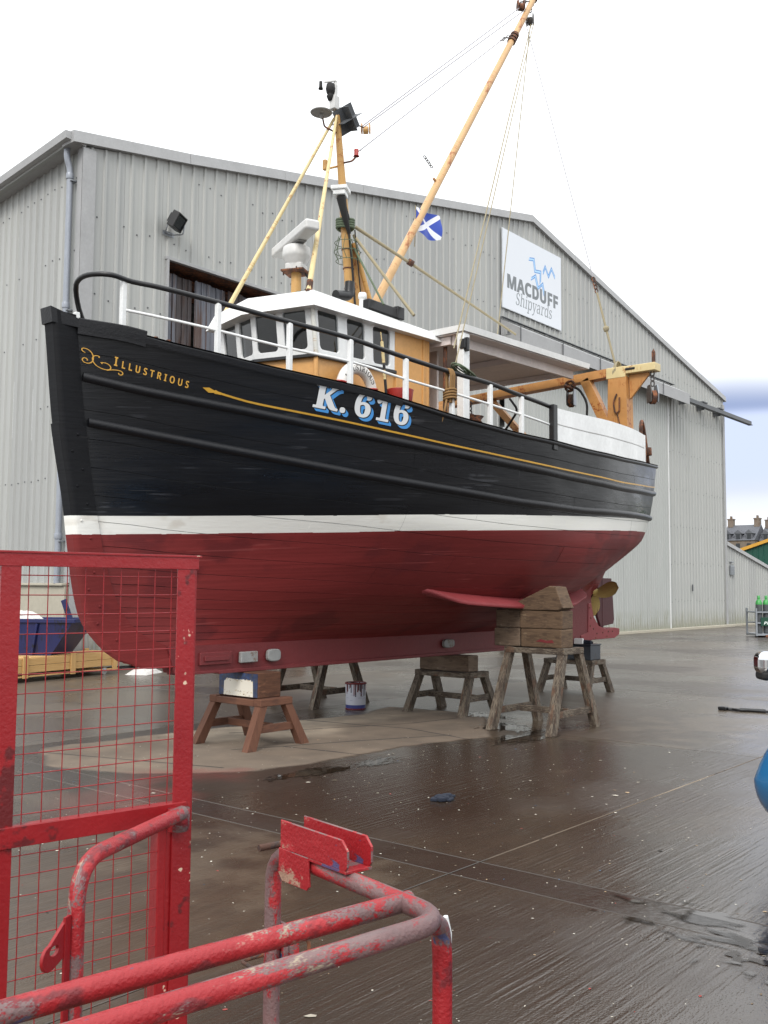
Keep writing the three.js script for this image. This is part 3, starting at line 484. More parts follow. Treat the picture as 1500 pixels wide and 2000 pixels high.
const stemS = tab([[0.8, -0.6], [1.04, -1.1], [1.15, -1.4], [1.4, -1.7], [1.8, -1.88], [2.1, -1.965], [3.13, -2.165], [4.2, -2.31]]);   // rabbet
const stemFace = tab([[0.785, -0.5], [0.80, -0.85], [0.83, -1.16], [0.911, -1.533], [1.095, -1.82], [1.39, -2.047], [2.116, -2.194], [2.31, -2.222], [3.13, -2.38], [3.95, -2.477], [4.2, -2.51]]);
const sternS = tab([[0.9, 7.42], [1.5, 7.52], [1.7, 7.8], [2.1, 8.2], [2.5, 8.5], [3.1, 8.62], [4, 8.72]]);
const U = [0, 0.07, 0.135, 0.21, 0.3, 0.39, 0.48, 0.575, 0.665, 0.757, 0.85, 0.92, 0.975, 1], T = [0, 0.12, 0.25, 0.4, 0.55, 0.75, 1];
const BR = [
  [0.07, 0.07, 0.07, 0.07, 0.08, 0.08, 0.08, 0.08, 0.08, 0.07, 0.07, 0.07, 0.07, 0.06],
  [0.06, 0.09, 0.18, 0.33, 0.55, 0.78, 0.95, 0.98, 0.78, 0.42, 0.18, 0.10, 0.07, 0.06],
  [0.06, 0.15, 0.32, 0.60, 0.96, 1.30, 1.54, 1.60, 1.42, 0.98, 0.48, 0.22, 0.09, 0.06],
  [0.06, 0.24, 0.50, 0.86, 1.27, 1.60, 1.81, 1.87, 1.75, 1.42, 0.95, 0.55, 0.20, 0.07],
  [0.06, 0.35, 0.68, 1.08, 1.50, 1.80, 1.95, 1.98, 1.89, 1.67, 1.29, 0.92, 0.5, 0.14],
  [0.06, 0.47, 0.83, 1.23, 1.61, 1.88, 2.01, 2.02, 1.93, 1.72, 1.38, 1.06, 0.76, 0.52],
  [0.07, 0.60, 0.99, 1.37, 1.71, 1.94, 2.05, 2.055, 1.955, 1.75, 1.42, 1.12, 0.83, 0.68]].map((r) => pchip(U, r));
function breadthUT(u, t) { const c = BR.map((f) => f(u)); return pchip(T, c)(t); }
const Y0 = 1.04;
const sheerAt = (u) => sheer(-2.3 + 10.98 * u);
function hullUT(u, t) { const y = Y0 + t * (sheerAt(u) - Y0), a = stemS(y), b = sternS(y); return [a + (b - a) * u, y, breadthUT(u, t)]; }
function hullB(s, y) { const a = stemS(y), b = sternS(y), u = clamp((s - a) / (b - a)), t = (y - Y0) / (sheerAt(u) - Y0); return breadthUT(u, clamp(t, 0, 1)); }
function hullN(s, y) { const e = 0.03, ds = (hullB(s + e, y) - hullB(s - e, y)) / (2 * e), dy = (hullB(s, y + e) - hullB(s, y - e)) / (2 * e), k = 1 / Math.hypot(ds, dy, 1); return [-ds * k, -dy * k, k]; }
const onHull = (s, y, off = 0, side = 1) => { const b = hullB(s, y), n = hullN(s, y); return [s + n[0] * off, y + n[1] * off, side * (b + n[2] * off)]; };
// paint: black topsides, white boot top, red bottom; uv = (s, height above the foot of the white band)
const bootFoot = (s) => 2.105 + 0.046 * (s + 2.2);
const hA = fbm(6, 401, 6), hB = fbm(24, 402, 5), hS = vnoise(256, 403), hS2 = vnoise(64, 404), HL = 11.8, HH = 3.7, HV0 = -1.6;
const tHull = tex(2048, 1024, (u, v) => {
  const w = HV0 + v * HH, st = hS(u * 0.03, v), a = hA(u, v * 0.5), b = hB(u, v * 0.5), wob = 0.010 * (hA(u * 2, 0.3) - 0.5) + 0.006 * (hB(u, 0.7) - 0.5);
  if (w > 0.172 + wob) { let c = mixc([12, 13, 16], [21, 22, 26], clamp(0.5 + 1.6 * (a - 0.5) + 0.5 * (st - 0.5))); c = mixc(c, [74, 76, 80], 0.55 * smooth(0.62, 0.72, b) * smooth(0.62, 0.72, hS(u * 0.10, v)) * smooth(0.4, 0.55, a)); return mixc(c, [60, 58, 56], 0.8 * smooth(0.90, 0.94, hS(u * 0.08, v * 1.0)) * smooth(0.5, 0.6, a)); }
  if (w > wob * 0.8) { let c = mixc([214, 214, 208], [228, 228, 224], a); return mixc(c, [180, 172, 160], 0.4 * smooth(0.64, 0.74, b)); }
  let c = mixc([100, 34, 34], [124, 45, 45], clamp(0.5 + 2 * (a - 0.5) + 0.6 * (st - 0.5))); c = mixc(c, [86, 30, 33], 0.6 * smooth(0.56, 0.7, b)); return mixc(c, [146, 76, 74], 0.5 * smooth(0.86, 0.93, hS(u * 0.08, v)) * smooth(0.45, 0.6, b));
});
const tHullR = tex(1024, 512, (u, v) => { const w = HV0 + v * HH, a = hA(u, v), b = hB(u, v); if (w > 0.172) return clamp(0.33 + 0.3 * (a - 0.5) + 0.25 * (b - 0.5), 0.16, 0.8); if (w > 0) return 0.42 + 0.2 * (b - 0.5); return clamp(0.56 + 0.3 * (a - 0.5) + 0.2 * (b - 0.5)); }, false);
const hG = fbm(12, 431, 5), hG2 = vnoise(256, 433);
const tHullB = tex(1024, 1024, (u, v) => 0.75 * hG(u * 0.6, v) + 0.12 * hG2(u * 0.10, v) + 0.2 * hS2(u * 0.2, v), false);
const hullMap = (t) => rep(t, HL, HH, 2.7 / HL, -HV0 / HH);
mat('hullPaint', { map: hullMap(tHull), roughnessMap: hullMap(tHullR), roughness: 1, specularIntensity: 0.55, bumpMap: rep(tHullB, 2.3, 1.6), bumpScale: 0.0035 });
mat('stemPaint', { map: hullMap(tHull), roughness: 0.7, specularIntensity: 0.4, bumpMap: rep(tHullB, 1.3, 1.1), bumpScale: 0.004 });
mat('hullCaulk', { map: hullMap(tHull), color: 0x9a9a9a, roughness: 0.8 });
painted('gold', 0xc99a34, { roughness: 0.35, metalness: 0.1 });
painted('redHull', 0x6f2528, { roughness: 0.6, bumpScale: 0.004 });
painted('redDeep', 0x4c1a20, { roughness: 0.6 });
painted('redFin', 0x8a3438, { roughness: 0.6, bumpScale: 0.004 });
painted('blackHull', 0x16171b, { roughness: 0.4, specularIntensity: 0.6, bumpScale: 0.003 });

const boat = thing('fishing_boat', 'black, white and red wooden fishing boat K.616 propped up on trestles in the yard', 'fishing boat', [0, 0, 0]);
const hull = (() => { // inner skin, just inside the planks
  const geos = [];
  for (const side of [1, -1]) { const rows = []; for (let j = 0; j <= 22; j++) { const t = j / 22, r = []; for (let i = 0; i <= 60; i++) { const [s, y] = hullUT(i / 60, t), n = hullN(s, y), p = onHull(s, y, -0.009, side); r.push([p, [n[0], n[1], n[2] * side], [s, y - bootFoot(s)]]); } rows.push(r); } geos.push(sheet(rows)); }
  { const rows = []; for (let j = 0; j <= 14; j++) { const t = j / 14, r = []; for (const k of [-1, -0.5, 0, 0.5, 1]) { const [s, y, b] = hullUT(1, t); r.push([[s - 0.002, y, b * k], [1, 0.2, 0], [s, y - bootFoot(s)]]); } rows.push(r); } geos.push(sheet(rows)); } // transom
  return part('hull', geos, M.hullCaulk, boat);
})();
{
  // strakes of even girth amidships, each in two or three planks
  const K = 17, N = 200, len = [0]; let prev = hullUT(0.5, 0); for (let i = 1; i <= N; i++) { const q = hullUT(0.5, i / N); len.push(len[i - 1] + Math.hypot(q[1] - prev[1], q[2] - prev[2])); prev = q; }
  const tOf = (l) => { let i = 0; while (i < N - 1 && len[i + 1] < l) i++; return (i + (l - len[i]) / (len[i + 1] - len[i])) / N; };
  const tb = []; for (let k = 0; k <= K; k++) tb.push(k === 0 ? 0 : k === K ? 1 : tOf(len[N] * k / K));
  const r = rng(77);
  for (const side of [1, -1]) for (let k = 0; k < K; k++) {
    const cuts = [0, ...(k % 3 === 0 ? [0.36, 0.7] : k % 3 === 1 ? [0.52] : [0.28, 0.63]), 1];
    for (let q = 0; q < cuts.length - 1; q++) {
      const ua = cuts[q] + (q ? 0.0001 : 0), ub = cuts[q + 1] - (q < cuts.length - 2 ? 0.0001 : 0), n = Math.max(10, Math.round((ub - ua) * 60)), proud = (r() - 0.5) * 0.004;
      const g = 0.004, rows = [[], [], [], [], [], []];
      for (let i = 0; i <= n; i++) {
        const u = lerp(ua, ub, i / n), a = hullUT(u, tb[k]), b = hullUT(u, tb[k + 1]), wdt = Math.hypot(b[1] - a[1], b[2] - a[2]), f = clamp(g / wdt, 0, 0.25);
        const ends = 1;
        [[0.002 / wdt, -0.006, 0], [f, 0, 1], [0.34, 0.0012, 1], [0.66, 0.0012, 1], [1 - f, 0, 1], [1 - 0.002 / wdt, -0.006, 0]].forEach(([w, off], j) => {
          const [s, y] = hullUT(u, lerp(tb[k], tb[k + 1], w)), nn = hullN(s, y), p = onHull(s, y, off + proud * ends, side); let N3 = V3(nn[0], nn[1], nn[2]); if (j === 0) N3.y -= 0.7; if (j === 5) N3.y += 0.7; N3.normalize();
          rows[j].push([p, [N3.x, N3.y, N3.z * side], [s, y - bootFoot(s)]]);
        });
      }
      const geo = [sheet(rows.slice(0, 2)), sheet(rows.slice(1, 5)), sheet(rows.slice(4))];
      part('plank', geo, M.hullPaint, hull);
    }
  }
}
// rows along the hull: a moulding of half-round or flat section following height y(s)
function moulding(yOf, s0, s1, h, d, side, n = 64, flat = false) {
  const rows = [], m = 6; for (let j = 0; j <= m; j++) rows.push([]);
  for (let i = 0; i <= n; i++) { const s = lerp(s0, s1, i / n), y = yOf(s), nn = hullN(s, y);
    for (let j = 0; j <= m; j++) { const a = (j / m - 0.5) * Math.PI, oy = flat ? (j / m - 0.5) * h : Math.sin(a) * h / 2, od = flat ? (j === 0 || j === m ? -0.004 : d) : Math.cos(a) * d - 0.004, p = onHull(s, y + oy, od, side), N3 = V3(nn[0], nn[1] + (flat ? 0 : Math.sin(a) * 1.2), nn[2]).normalize(); rows[j].push([p, [N3.x, N3.y, N3.z * side], [s, y + oy - bootFoot(s)]]); } }
  return sheet(rows);
}
const yStrake1 = tab([[-2.25, 3.56], [-1.7, 3.455], [-0.85, 3.34], [-0.39, 3.28], [0.11, 3.217], [1, 3.128], [2.1, 3.05], [3.3, 3.0], [4.5, 2.99], [6, 3.05], [7.4, 3.16], [8.6, 3.30]]);
const yStrake2 = tab([[-2.2, 3.15], [-1.28, 3.02], [-0.39, 2.90], [0.39, 2.80], [1.33, 2.71], [2.56, 2.63], [3.5, 2.62], [4.5, 2.65], [6, 2.70], [7.35, 2.77], [8.6, 2.88]]);
const yGold = tab([[-1.3, 3.525], [-1.1, 3.485], [-0.86, 3.43], [-0.39, 3.368], [0.11, 3.31], [0.685, 3.243], [1.34, 3.176], [2.1, 3.12], [3.1, 3.08], [4.5, 3.07], [6, 3.14], [7, 3.225], [8.6, 3.40]]);
for (const side of [1, -1]) {
  part('rubbing_strake', moulding(yStrake1, -2.17, 8.58, 0.085, 0.045, side), M.blackHull, boat);
  part('rubbing_strake', moulding(yStrake2, -2.1, 8.54, 0.085, 0.05, side), M.blackHull, boat);
  part('gunwale', [moulding((s) => sheer(s) - 0.02, -2.24, 8.68, 0.05, 0.035, side), (() => { const rows = [[], []]; for (let i = 0; i <= 64; i++) { const s = lerp(-2.24, 8.68, i / 64), y = sheer(s), b = hullB(s, y); rows[0].push([[s, y + 0.006, side * (b + 0.03)], [0, 1, 0], [s, 1.3]]); rows[1].push([[s, y + 0.006, side * Math.max(0, b - 0.12)], [0, 1, 0], [s, 1.4]]); } return sheet(rows); })()], M.blackHull, boat);
  part('bulwark_plank', moulding((s) => sheer(s) - 0.035, -2.2, 0.62, 0.075, 0.03, side, 28, true), M.blackHull, boat);
  part('gold_line', moulding(yGold, -1.10, 8.56, 0.022, 0.011, side, 80, true), M.gold, boat, 'thin gold painted line along the black topsides');
}
{ // arrow head at the fore end of the gold line
  const P = (a, b) => { const s = -1.095 + a; return onHull(s, yGold(s) + b, 0.014, 1); };
  const out = [[-0.155, 0.012], [-0.10, 0.026], [-0.055, 0.012], [-0.045, 0.02], [-0.02, 0.012], [0.005, 0.012], [0.005, -0.012], [-0.02, -0.012], [-0.045, -0.016], [-0.055, -0.01], [-0.10, -0.020]];
  const pos = []; const c = P(-0.06, 0); for (let i = 0; i < out.length; i++) pos.push(...c, ...P(...out[i]), ...P(...out[(i + 1) % out.length]));
  const g = new THREE.BufferGeometry(); g.setAttribute('position', new THREE.Float32BufferAttribute(pos, 3)); g.computeVertexNormals(); part('gold_arrowhead', metres(g), M.gold, boat);
}
// stem, keel, sternpost
{
  const w = (y) => lerp(0.075, 0.10, smooth(1, 4, y));
  const seg = (y0, y1, o, hw) => { const ys = []; for (let i = 0; i <= 26; i++) ys.push(lerp(y0, y1, i / 26)); const geos = [];
    for (const side of [1, -1]) { const rows = [[], [], [], []]; ys.forEach((y) => { const a = stemFace(y) - o, b = stemS(y) + 0.03, ww = w(y) + hw, fw = ww * 0.62; [[a, fw, [-0.9, 0, 0.4 * side]], [a + 0.02, ww * 0.86, [-0.6, 0, 0.8 * side]], [a + 0.05, ww, [-0.1, 0, side]], [b, ww, [0.1, 0, side]]].forEach(([s, z, n], j) => rows[j].push([[s, y, side * z], n, [s, y - bootFoot(s)]])); }); geos.push(sheet(rows)); }
    const rows = [[], []]; ys.forEach((y) => [1, -1].forEach((k, j) => rows[j].push([[stemFace(y) - o, y, k * (w(y) + hw) * 0.62], [-1, 0, 0], [stemFace(y), y - bootFoot(-2.2)]]))); geos.push(sheet(rows)); return geos; };
  part('stem', seg(0.79, 4.10, 0, 0), M.stemPaint, boat);
  const band = part('stem_iron', seg(0.86, 3.10, 0.012, 0.008), M.stemPaint, boat);
  const bolts = []; for (let i = 0; i < 13; i++) { const y = 1.15 + i * 0.155, s = stemFace(y) + (i % 2 ? 0.07 : 0.15); const g = lathe([[0.001, 0.008], [0.011, 0.006], [0.014, 0]], 0, 0, 0, 8); g.rotateX(Math.PI / 2); bolts.push([metres(g.translate(s, y, w(y) + 0.008)), s, y]); }
  for (const [g, s, y] of bolts) { const u = g.attributes.uv; for (let i = 0; i < u.count; i++) u.setXY(i, s, y - bootFoot(s)); part('bolt', g, M.stemPaint, band); }
  // head of the stem: capping board either side of the bow
  part('stem_head', hexa([[-2.495, 3.99, -0.085], [-2.495, 3.99, 0.085], [-2.25, 3.98, 0.125], [-2.25, 3.98, -0.125]], [[-2.515, 4.13, -0.085], [-2.515, 4.13, 0.085], [-2.25, 4.06, 0.13], [-2.25, 4.06, -0.13]]), M.blackHull, boat);
  for (const side of [1, -1]) { const rows = [[], [], [], []]; for (let i = 0; i <= 20; i++) { const s = lerp(-2.24, -1.74, i / 20), y = sheer(s), n = hullN(s, y); [[-0.10, 0.028], [0.035, 0.034], [0.045, 0.03], [0.045, -0.09]].forEach(([dy, off], j) => { const p = onHull(s, Math.min(y + dy, y), off, side); p[1] = y + dy; rows[j].push([p, j < 2 ? [n[0], n[1], n[2] * side] : [0, 1, 0], [s, 1.4 + dy]]); }); } part('bow_rail_board', sheet(rows), M.blackHull, boat); }
  const K = (s) => [s, 0];
  part('keel', hexa([[-1.05, 0.80, -0.085], [-1.05, 0.80, 0.085], [7.3, 0.785, 0.085], [7.3, 0.785, -0.085]], [[-1.15, 1.06, -0.10], [-1.15, 1.06, 0.10], [7.5, 1.06, 0.10], [7.5, 1.06, -0.10]]), M.redHull, boat);
  part('keel_shoe', [box(7.2, 0.04, 0.21, 3.1, 0.762, 0, 0.008), box(1.6, 0.03, 0.205, -0.2, 0.775, 0, 0.005)], M.redHull, boat);
  const dead = part('sternpost', [prism([[6.2, 0.80], [7.45, 0.80], [7.72, 0.86], [7.60, 1.06], [7.50, 1.30], [7.48, 1.62], [7.62, 1.78], [6.6, 1.8], [6.2, 1.3]], -0.10, 0.10, 'xy', 0.012)], M.redHull, boat);
  const sk = part('skeg_iron', prism([[7.10, 0.815], [8.30, 0.825], [8.46, 0.88], [8.47, 0.98], [8.30, 1.0], [7.98, 0.985], [7.72, 1.04], [7.54, 1.20], [7.46, 1.42], [7.36, 1.42], [7.34, 0.95], [7.1, 0.9]], -0.112, 0.112, 'xy', 0.006), M.redFin, boat);
  for (const [s, y] of [[7.40, 1.35], [7.44, 1.18], [7.41, 1.05], [7.52, 1.0], [7.64, 0.92], [7.85, 0.93], [8.05, 0.94], [8.2, 0.94], [7.6, 0.85], [8.0, 0.86]]) { const g = lathe([[0.001, 0.010], [0.012, 0.007], [0.015, 0]], 0, 0, 0, 8); g.rotateX(Math.PI / 2); part('bolt', metres(g.translate(s, y, 0.112)), M.rust, sk); }
  // rudder
  const rud = part('rudder', prism([[7.95, 1.02], [8.42, 1.06], [8.45, 1.14], [8.40, 1.62], [8.36, 1.84], [7.86, 1.84], [7.84, 1.2]], -0.025, 0.025, 'xy', 0.008), M.redDeep, boat);
  part('rudder_stock', pipe([[8.02, 0.98, 0], [8.02, 2.3, 0]], 0.035), M.redDeep, rud);
}
{ // propeller
  const p = part('propeller', [(() => { const g = lathe([[0.001, 0.16], [0.05, 0.13], [0.075, 0.05], [0.08, -0.08], [0.06, -0.12]], 0, 0, 0, 20); g.rotateZ(-Math.PI / 2); return metres(g.translate(7.74, 1.60, 0)); })(), pipe([[7.4, 1.6, 0], [7.70, 1.6, 0]], 0.05)], M.bronze, boat);
  for (let k = 0; k < 3; k++) { // blades, twisted, rounded at the tip
    const rows = [], n = 9, m = 8; for (let i = 0; i <= n; i++) { const r = lerp(0.05, 0.46, i / n), q = i / n, wd = 0.185 * Math.pow(Math.sin(Math.PI * clamp(0.16 + 0.80 * q)), 0.62), tw = -lerp(1.05, 0.42, q), row = []; for (let j = 0; j <= m; j++) { const c = (j / m - 0.5) * 2 * wd * (i === n ? 0.05 : 1), cup = 0.02 * (1 - (2 * j / m - 1) ** 2); row.push([[Math.sin(tw) * c + cup + 0.02 * q, r, Math.cos(tw) * c], [Math.cos(tw), 0, -Math.sin(tw)], [c, r]]); } rows.push(row); }
    const f = sheet(rows), b = f.clone().translate(-0.012, 0, 0), g = mergeGeometries([f, b]); g.computeVertexNormals(); g.rotateX(1.40 + k * Math.PI * 2 / 3); part('blade', metres(g.translate(7.74, 1.60, 0)), M.bronze, p);
  }
}
for (const side of [1, -1]) { // bilge keels
  const rows = [[], [], [], []]; for (let i = 0; i <= 36; i++) { const q = i / 36, s = lerp(1.5, 5.9, q), w = 0.25 * smooth(0, 0.10, q) * smooth(1.0, 0.93, q), y0 = 1.50 + 0.13 * (2 * q - 0.9) ** 2, b = hullB(s, y0);
    const k = w / 0.25; rows[0].push([[s, y0 + 0.075, side * (b - 0.04)], [0, 0.9, 0.45 * side], [s, 0]]); rows[1].push([[s, y0 + 0.06 - 0.115 * k, side * (b + 0.02 + w * 0.85)], [0, 0.8, 0.6 * side], [s, 0.2]]); rows[2].push([[s, y0 + 0.025 - 0.12 * k, side * (b + 0.01 + w * 0.82)], [0, -0.5, 0.85 * side], [s, 0.24]]); rows[3].push([[s, y0 - 0.03, side * (b - 0.08)], [0, -1, 0], [s, 0.45]]); }
  part('bilge_keel', sheet(rows), M.redFin, boat);
}
{ // sacrificial anodes on the keel
  const a = (s, y, w, h, r) => part('zinc_anode', r < 0.02 ? box(w, h, 0.045, s, y, 0.125, r) : prism(Array.from({ length: 24 }, (_, i) => { const t = i / 24 * 6.2832, e = (q) => Math.sign(q) * Math.pow(Math.abs(q), 0.6); return [s + e(Math.cos(t)) * w / 2, y + h / 2 + e(Math.sin(t)) * h / 2]; }), 0.10, 0.15, 'xy', 0.008), M.zinc, boat);
  a(-0.12, 0.86, 0.24, 0.115, 0.012); a(0.24, 0.855, 0.19, 0.13, 0.03); a(3.44, 0.865, 0.23, 0.11, 0.03);
  part('transducer', [box(0.42, 0.13, 0.03, -0.55, 0.86, 0.105, 0.01), box(0.32, 0.05, 0.02, -0.55, 0.90, 0.128, 0.006)], M.redHull, boat);
}
// lettering painted on the bow: a skin that follows the planks
function decal(name, w, h, draw, s0, s1, yLow, height, label) {
  const c = document.createElement('canvas'); c.width = w; c.height = h; const x = c.getContext('2d'); x.clearRect(0, 0, w, h); draw(x, w, h);
  const t = new THREE.CanvasTexture(c); t.colorSpace = THREE.SRGBColorSpace; const m = new THREE.MeshPhysicalMaterial({ map: t, transparent: true, roughness: 0.4 }); m.name = name;
  const rows = []; for (let j = 0; j <= 10; j++) { const r = []; for (let i = 0; i <= 30; i++) { const s = lerp(s0, s1, i / 30), y = yLow(s) + height * j / 10, n = hullN(s, y); r.push([onHull(s, y, 0.006, 1), n, [i / 30, j / 10]]); } rows.push(r); }
  return part(name, sheet(rows), m, boat, label);
}
decal('registration_number', 1024, 326, (x) => {
  x.font = 'bold 296px serif'; x.textBaseline = 'alphabetic'; x.lineJoin = 'round';
  const ch = [['K', 52, 214, 0], ['.', 290, 46, 2], ['6', 418, 152, 4], ['1', 622, 132, 2], ['6', 798, 152, -2]];
  const put = (dx, dy, fn) => ch.forEach(([c, px, w, oy]) => { const m = x.measureText(c), l = m.actualBoundingBoxLeft, r = m.actualBoundingBoxRight; x.save(); x.translate(px + dx, 258 + dy + oy); x.scale(w / (l + r), c === '.' ? w / (l + r) : 0.98); x.translate(l, 0); fn(c); x.restore(); });
  for (let k = 26; k >= 0; k -= 2) put(8 + k, 4 + k * 0.95, (c) => { x.fillStyle = '#4088c8'; x.fillText(c, 0, 0); x.lineWidth = 9; x.strokeStyle = '#4088c8'; x.strokeText(c, 0, 0); });
  put(6, 5, (c) => { x.lineWidth = 15; x.strokeStyle = '#101115'; x.strokeText(c, 0, 0); });
  put(0, 0, (c) => { x.lineWidth = 9; x.strokeStyle = '#cfd2d4'; x.strokeText(c, 0, 0); x.fillStyle = '#cfd2d4'; x.fillText(c, 0, 0); });
}, -0.33, 0.80, (s) => 3.365 - 0.105 * (s + 0.33), 0.36, 'white K.616 lettering with blue block shadow');
decal('boat_name', 1024, 220, (x) => {
  x.strokeStyle = x.fillStyle = '#c0923a'; x.lineWidth = 9; x.lineCap = 'round'; x.save(); x.translate(-8, 14); x.scale(1.08, 0.82);
  const cur = (p) => { x.beginPath(); x.moveTo(p[0], p[1]); for (let i = 2; i < p.length; i += 6) x.bezierCurveTo(...p.slice(i, i + 6)); x.stroke(); };
  cur([52, 92, 20, 88, 16, 40, 60, 44, 120, 52, 130, 150, 110, 185, 90, 225, 40, 220, 38, 185, 38, 150, 80, 150, 76, 178]);
  cur([132, 96, 110, 110, 104, 150, 130, 190, 160, 235, 240, 240, 256, 200, 266, 160, 220, 130, 176, 160, 190, 150, 180, 175, 190, 165]);
  cur([232, 228, 270, 200, 340, 170, 352, 205, 360, 240, 320, 248, 322, 222]);
  cur([132, 96, 150, 84, 170, 92, 160, 106]); x.restore();
  x.font = 'bold 98px sans-serif'; const put = (c, px, y, sx, sy) => { x.save(); x.translate(px, y); x.scale(sx, sy); x.fillText(c, 0, 0); x.restore(); };
  put('I', 290, 134, 0.9, 1.28); let px = 352; for (const c of 'LLUSTRIOUS') { put(c, px, 138, 0.72, 1); px += x.measureText(c).width * 0.72 + 20; }
}, -2.22, -1.29, (s) => 3.66 - 0.265 * (s + 2.22), 0.20, 'gold ILLUSTRIOUS lettering with scrolls');
{ // deck and inner bulwark
  const rows = [[], [], []]; for (let i = 0; i <= 50; i++) { const s = lerp(-2.1, 8.5, i / 50), y = sheer(s) - 0.62, b = hullB(s, y) - 0.03; [-1, 0, 1].forEach((k, j) => rows[j].push([[s, y + (k ? 0 : 0.05), b * k], [0, 1, 0], [s, b * k]])); } part('deck', sheet(rows), M.timber, boat);
  part('transom_post', [-1, 1].map((k) => box(0.05, 0.22, 0.14, 8.70, 3.52, 0.60 * k, 0.01)), M.blackHull, boat);
}
// ---------------------------------------------------------------- the fishing boat: above the deck
const at4 = (P, u, v) => { const k = (i) => (1 - u) * (1 - v) * P[0][i] + u * (1 - v) * P[1][i] + u * v * P[2][i] + (1 - u) * v * P[3][i]; return [k(0), k(1), k(2)]; };
// a wall panel between four corners (fore-bottom, aft-bottom, aft-top, fore-top) with rounded openings in fractions
function panel(P, holes = [], thick = 0.035, rad = 0.045) {
  const Wd = Math.hypot(P[1][0] - P[0][0], P[1][1] - P[0][1], P[1][2] - P[0][2]), Hd = Math.hypot(P[3][0] - P[0][0], P[3][1] - P[0][1], P[3][2] - P[0][2]);
  const n = V3(P[1][0] - P[0][0], P[1][1] - P[0][1], P[1][2] - P[0][2]).cross(V3(P[3][0] - P[0][0], P[3][1] - P[0][1], P[3][2] - P[0][2])).normalize();
  const sh = new THREE.Shape([[0, 0], [Wd, 0], [Wd, Hd], [0, Hd]].map((p) => new THREE.Vector2(...p)));
  for (const [u0, u1, v0, v1] of holes) { const a = u0 * Wd, b = u1 * Wd, c = v0 * Hd, d = v1 * Hd, r = rad, h = new THREE.Path(); h.moveTo(a + r, c); h.absarc(a + r, c + r, r, -Math.PI / 2, Math.PI, true); h.lineTo(a, d - r); h.absarc(a + r, d - r, r, Math.PI, Math.PI / 2, true); h.lineTo(b - r, d); h.absarc(b - r, d - r, r, Math.PI / 2, 0, true); h.lineTo(b, c + r); h.absarc(b - r, c + r, r, 0, -Math.PI / 2, true); h.closePath(); sh.holes.push(h); }
  const g = plain(new THREE.ExtrudeGeometry(sh, { depth: thick, bevelEnabled: true, bevelSize: 0.004, bevelThickness: 0.004, bevelOffset: -0.004, bevelSegments: 1, curveSegments: 5 })), p = g.attributes.position;
  for (let i = 0; i < p.count; i++) { const q = at4(P, p.getX(i) / Wd, p.getY(i) / Hd), z = p.getZ(i) - thick - 0.004; p.setXYZ(i, q[0] + n.x * z, q[1] + n.y * z, q[2] + n.z * z); }
  g.computeVertexNormals(); return metres(g);
}
function pane(P, [u0, u1, v0, v1], back = 0.022) {
  const n = V3(P[1][0] - P[0][0], P[1][1] - P[0][1], P[1][2] - P[0][2]).cross(V3(P[3][0] - P[0][0], P[3][1] - P[0][1], P[3][2] - P[0][2])).normalize(), e = 0.008;
  const q = [[u0 - e, v0 - e], [u1 + e, v0 - e], [u1 + e, v1 + e], [u0 - e, v1 + e]].map(([u, v]) => { const a = at4(P, u, v); return [a[0] - n.x * back, a[1] - n.y * back, a[2] - n.z * back]; });
  const g = new THREE.BufferGeometry(); g.setAttribute('position', new THREE.Float32BufferAttribute([...q[0], ...q[1], ...q[2], ...q[0], ...q[2], ...q[3]], 3)); g.computeVertexNormals(); return metres(g);
}
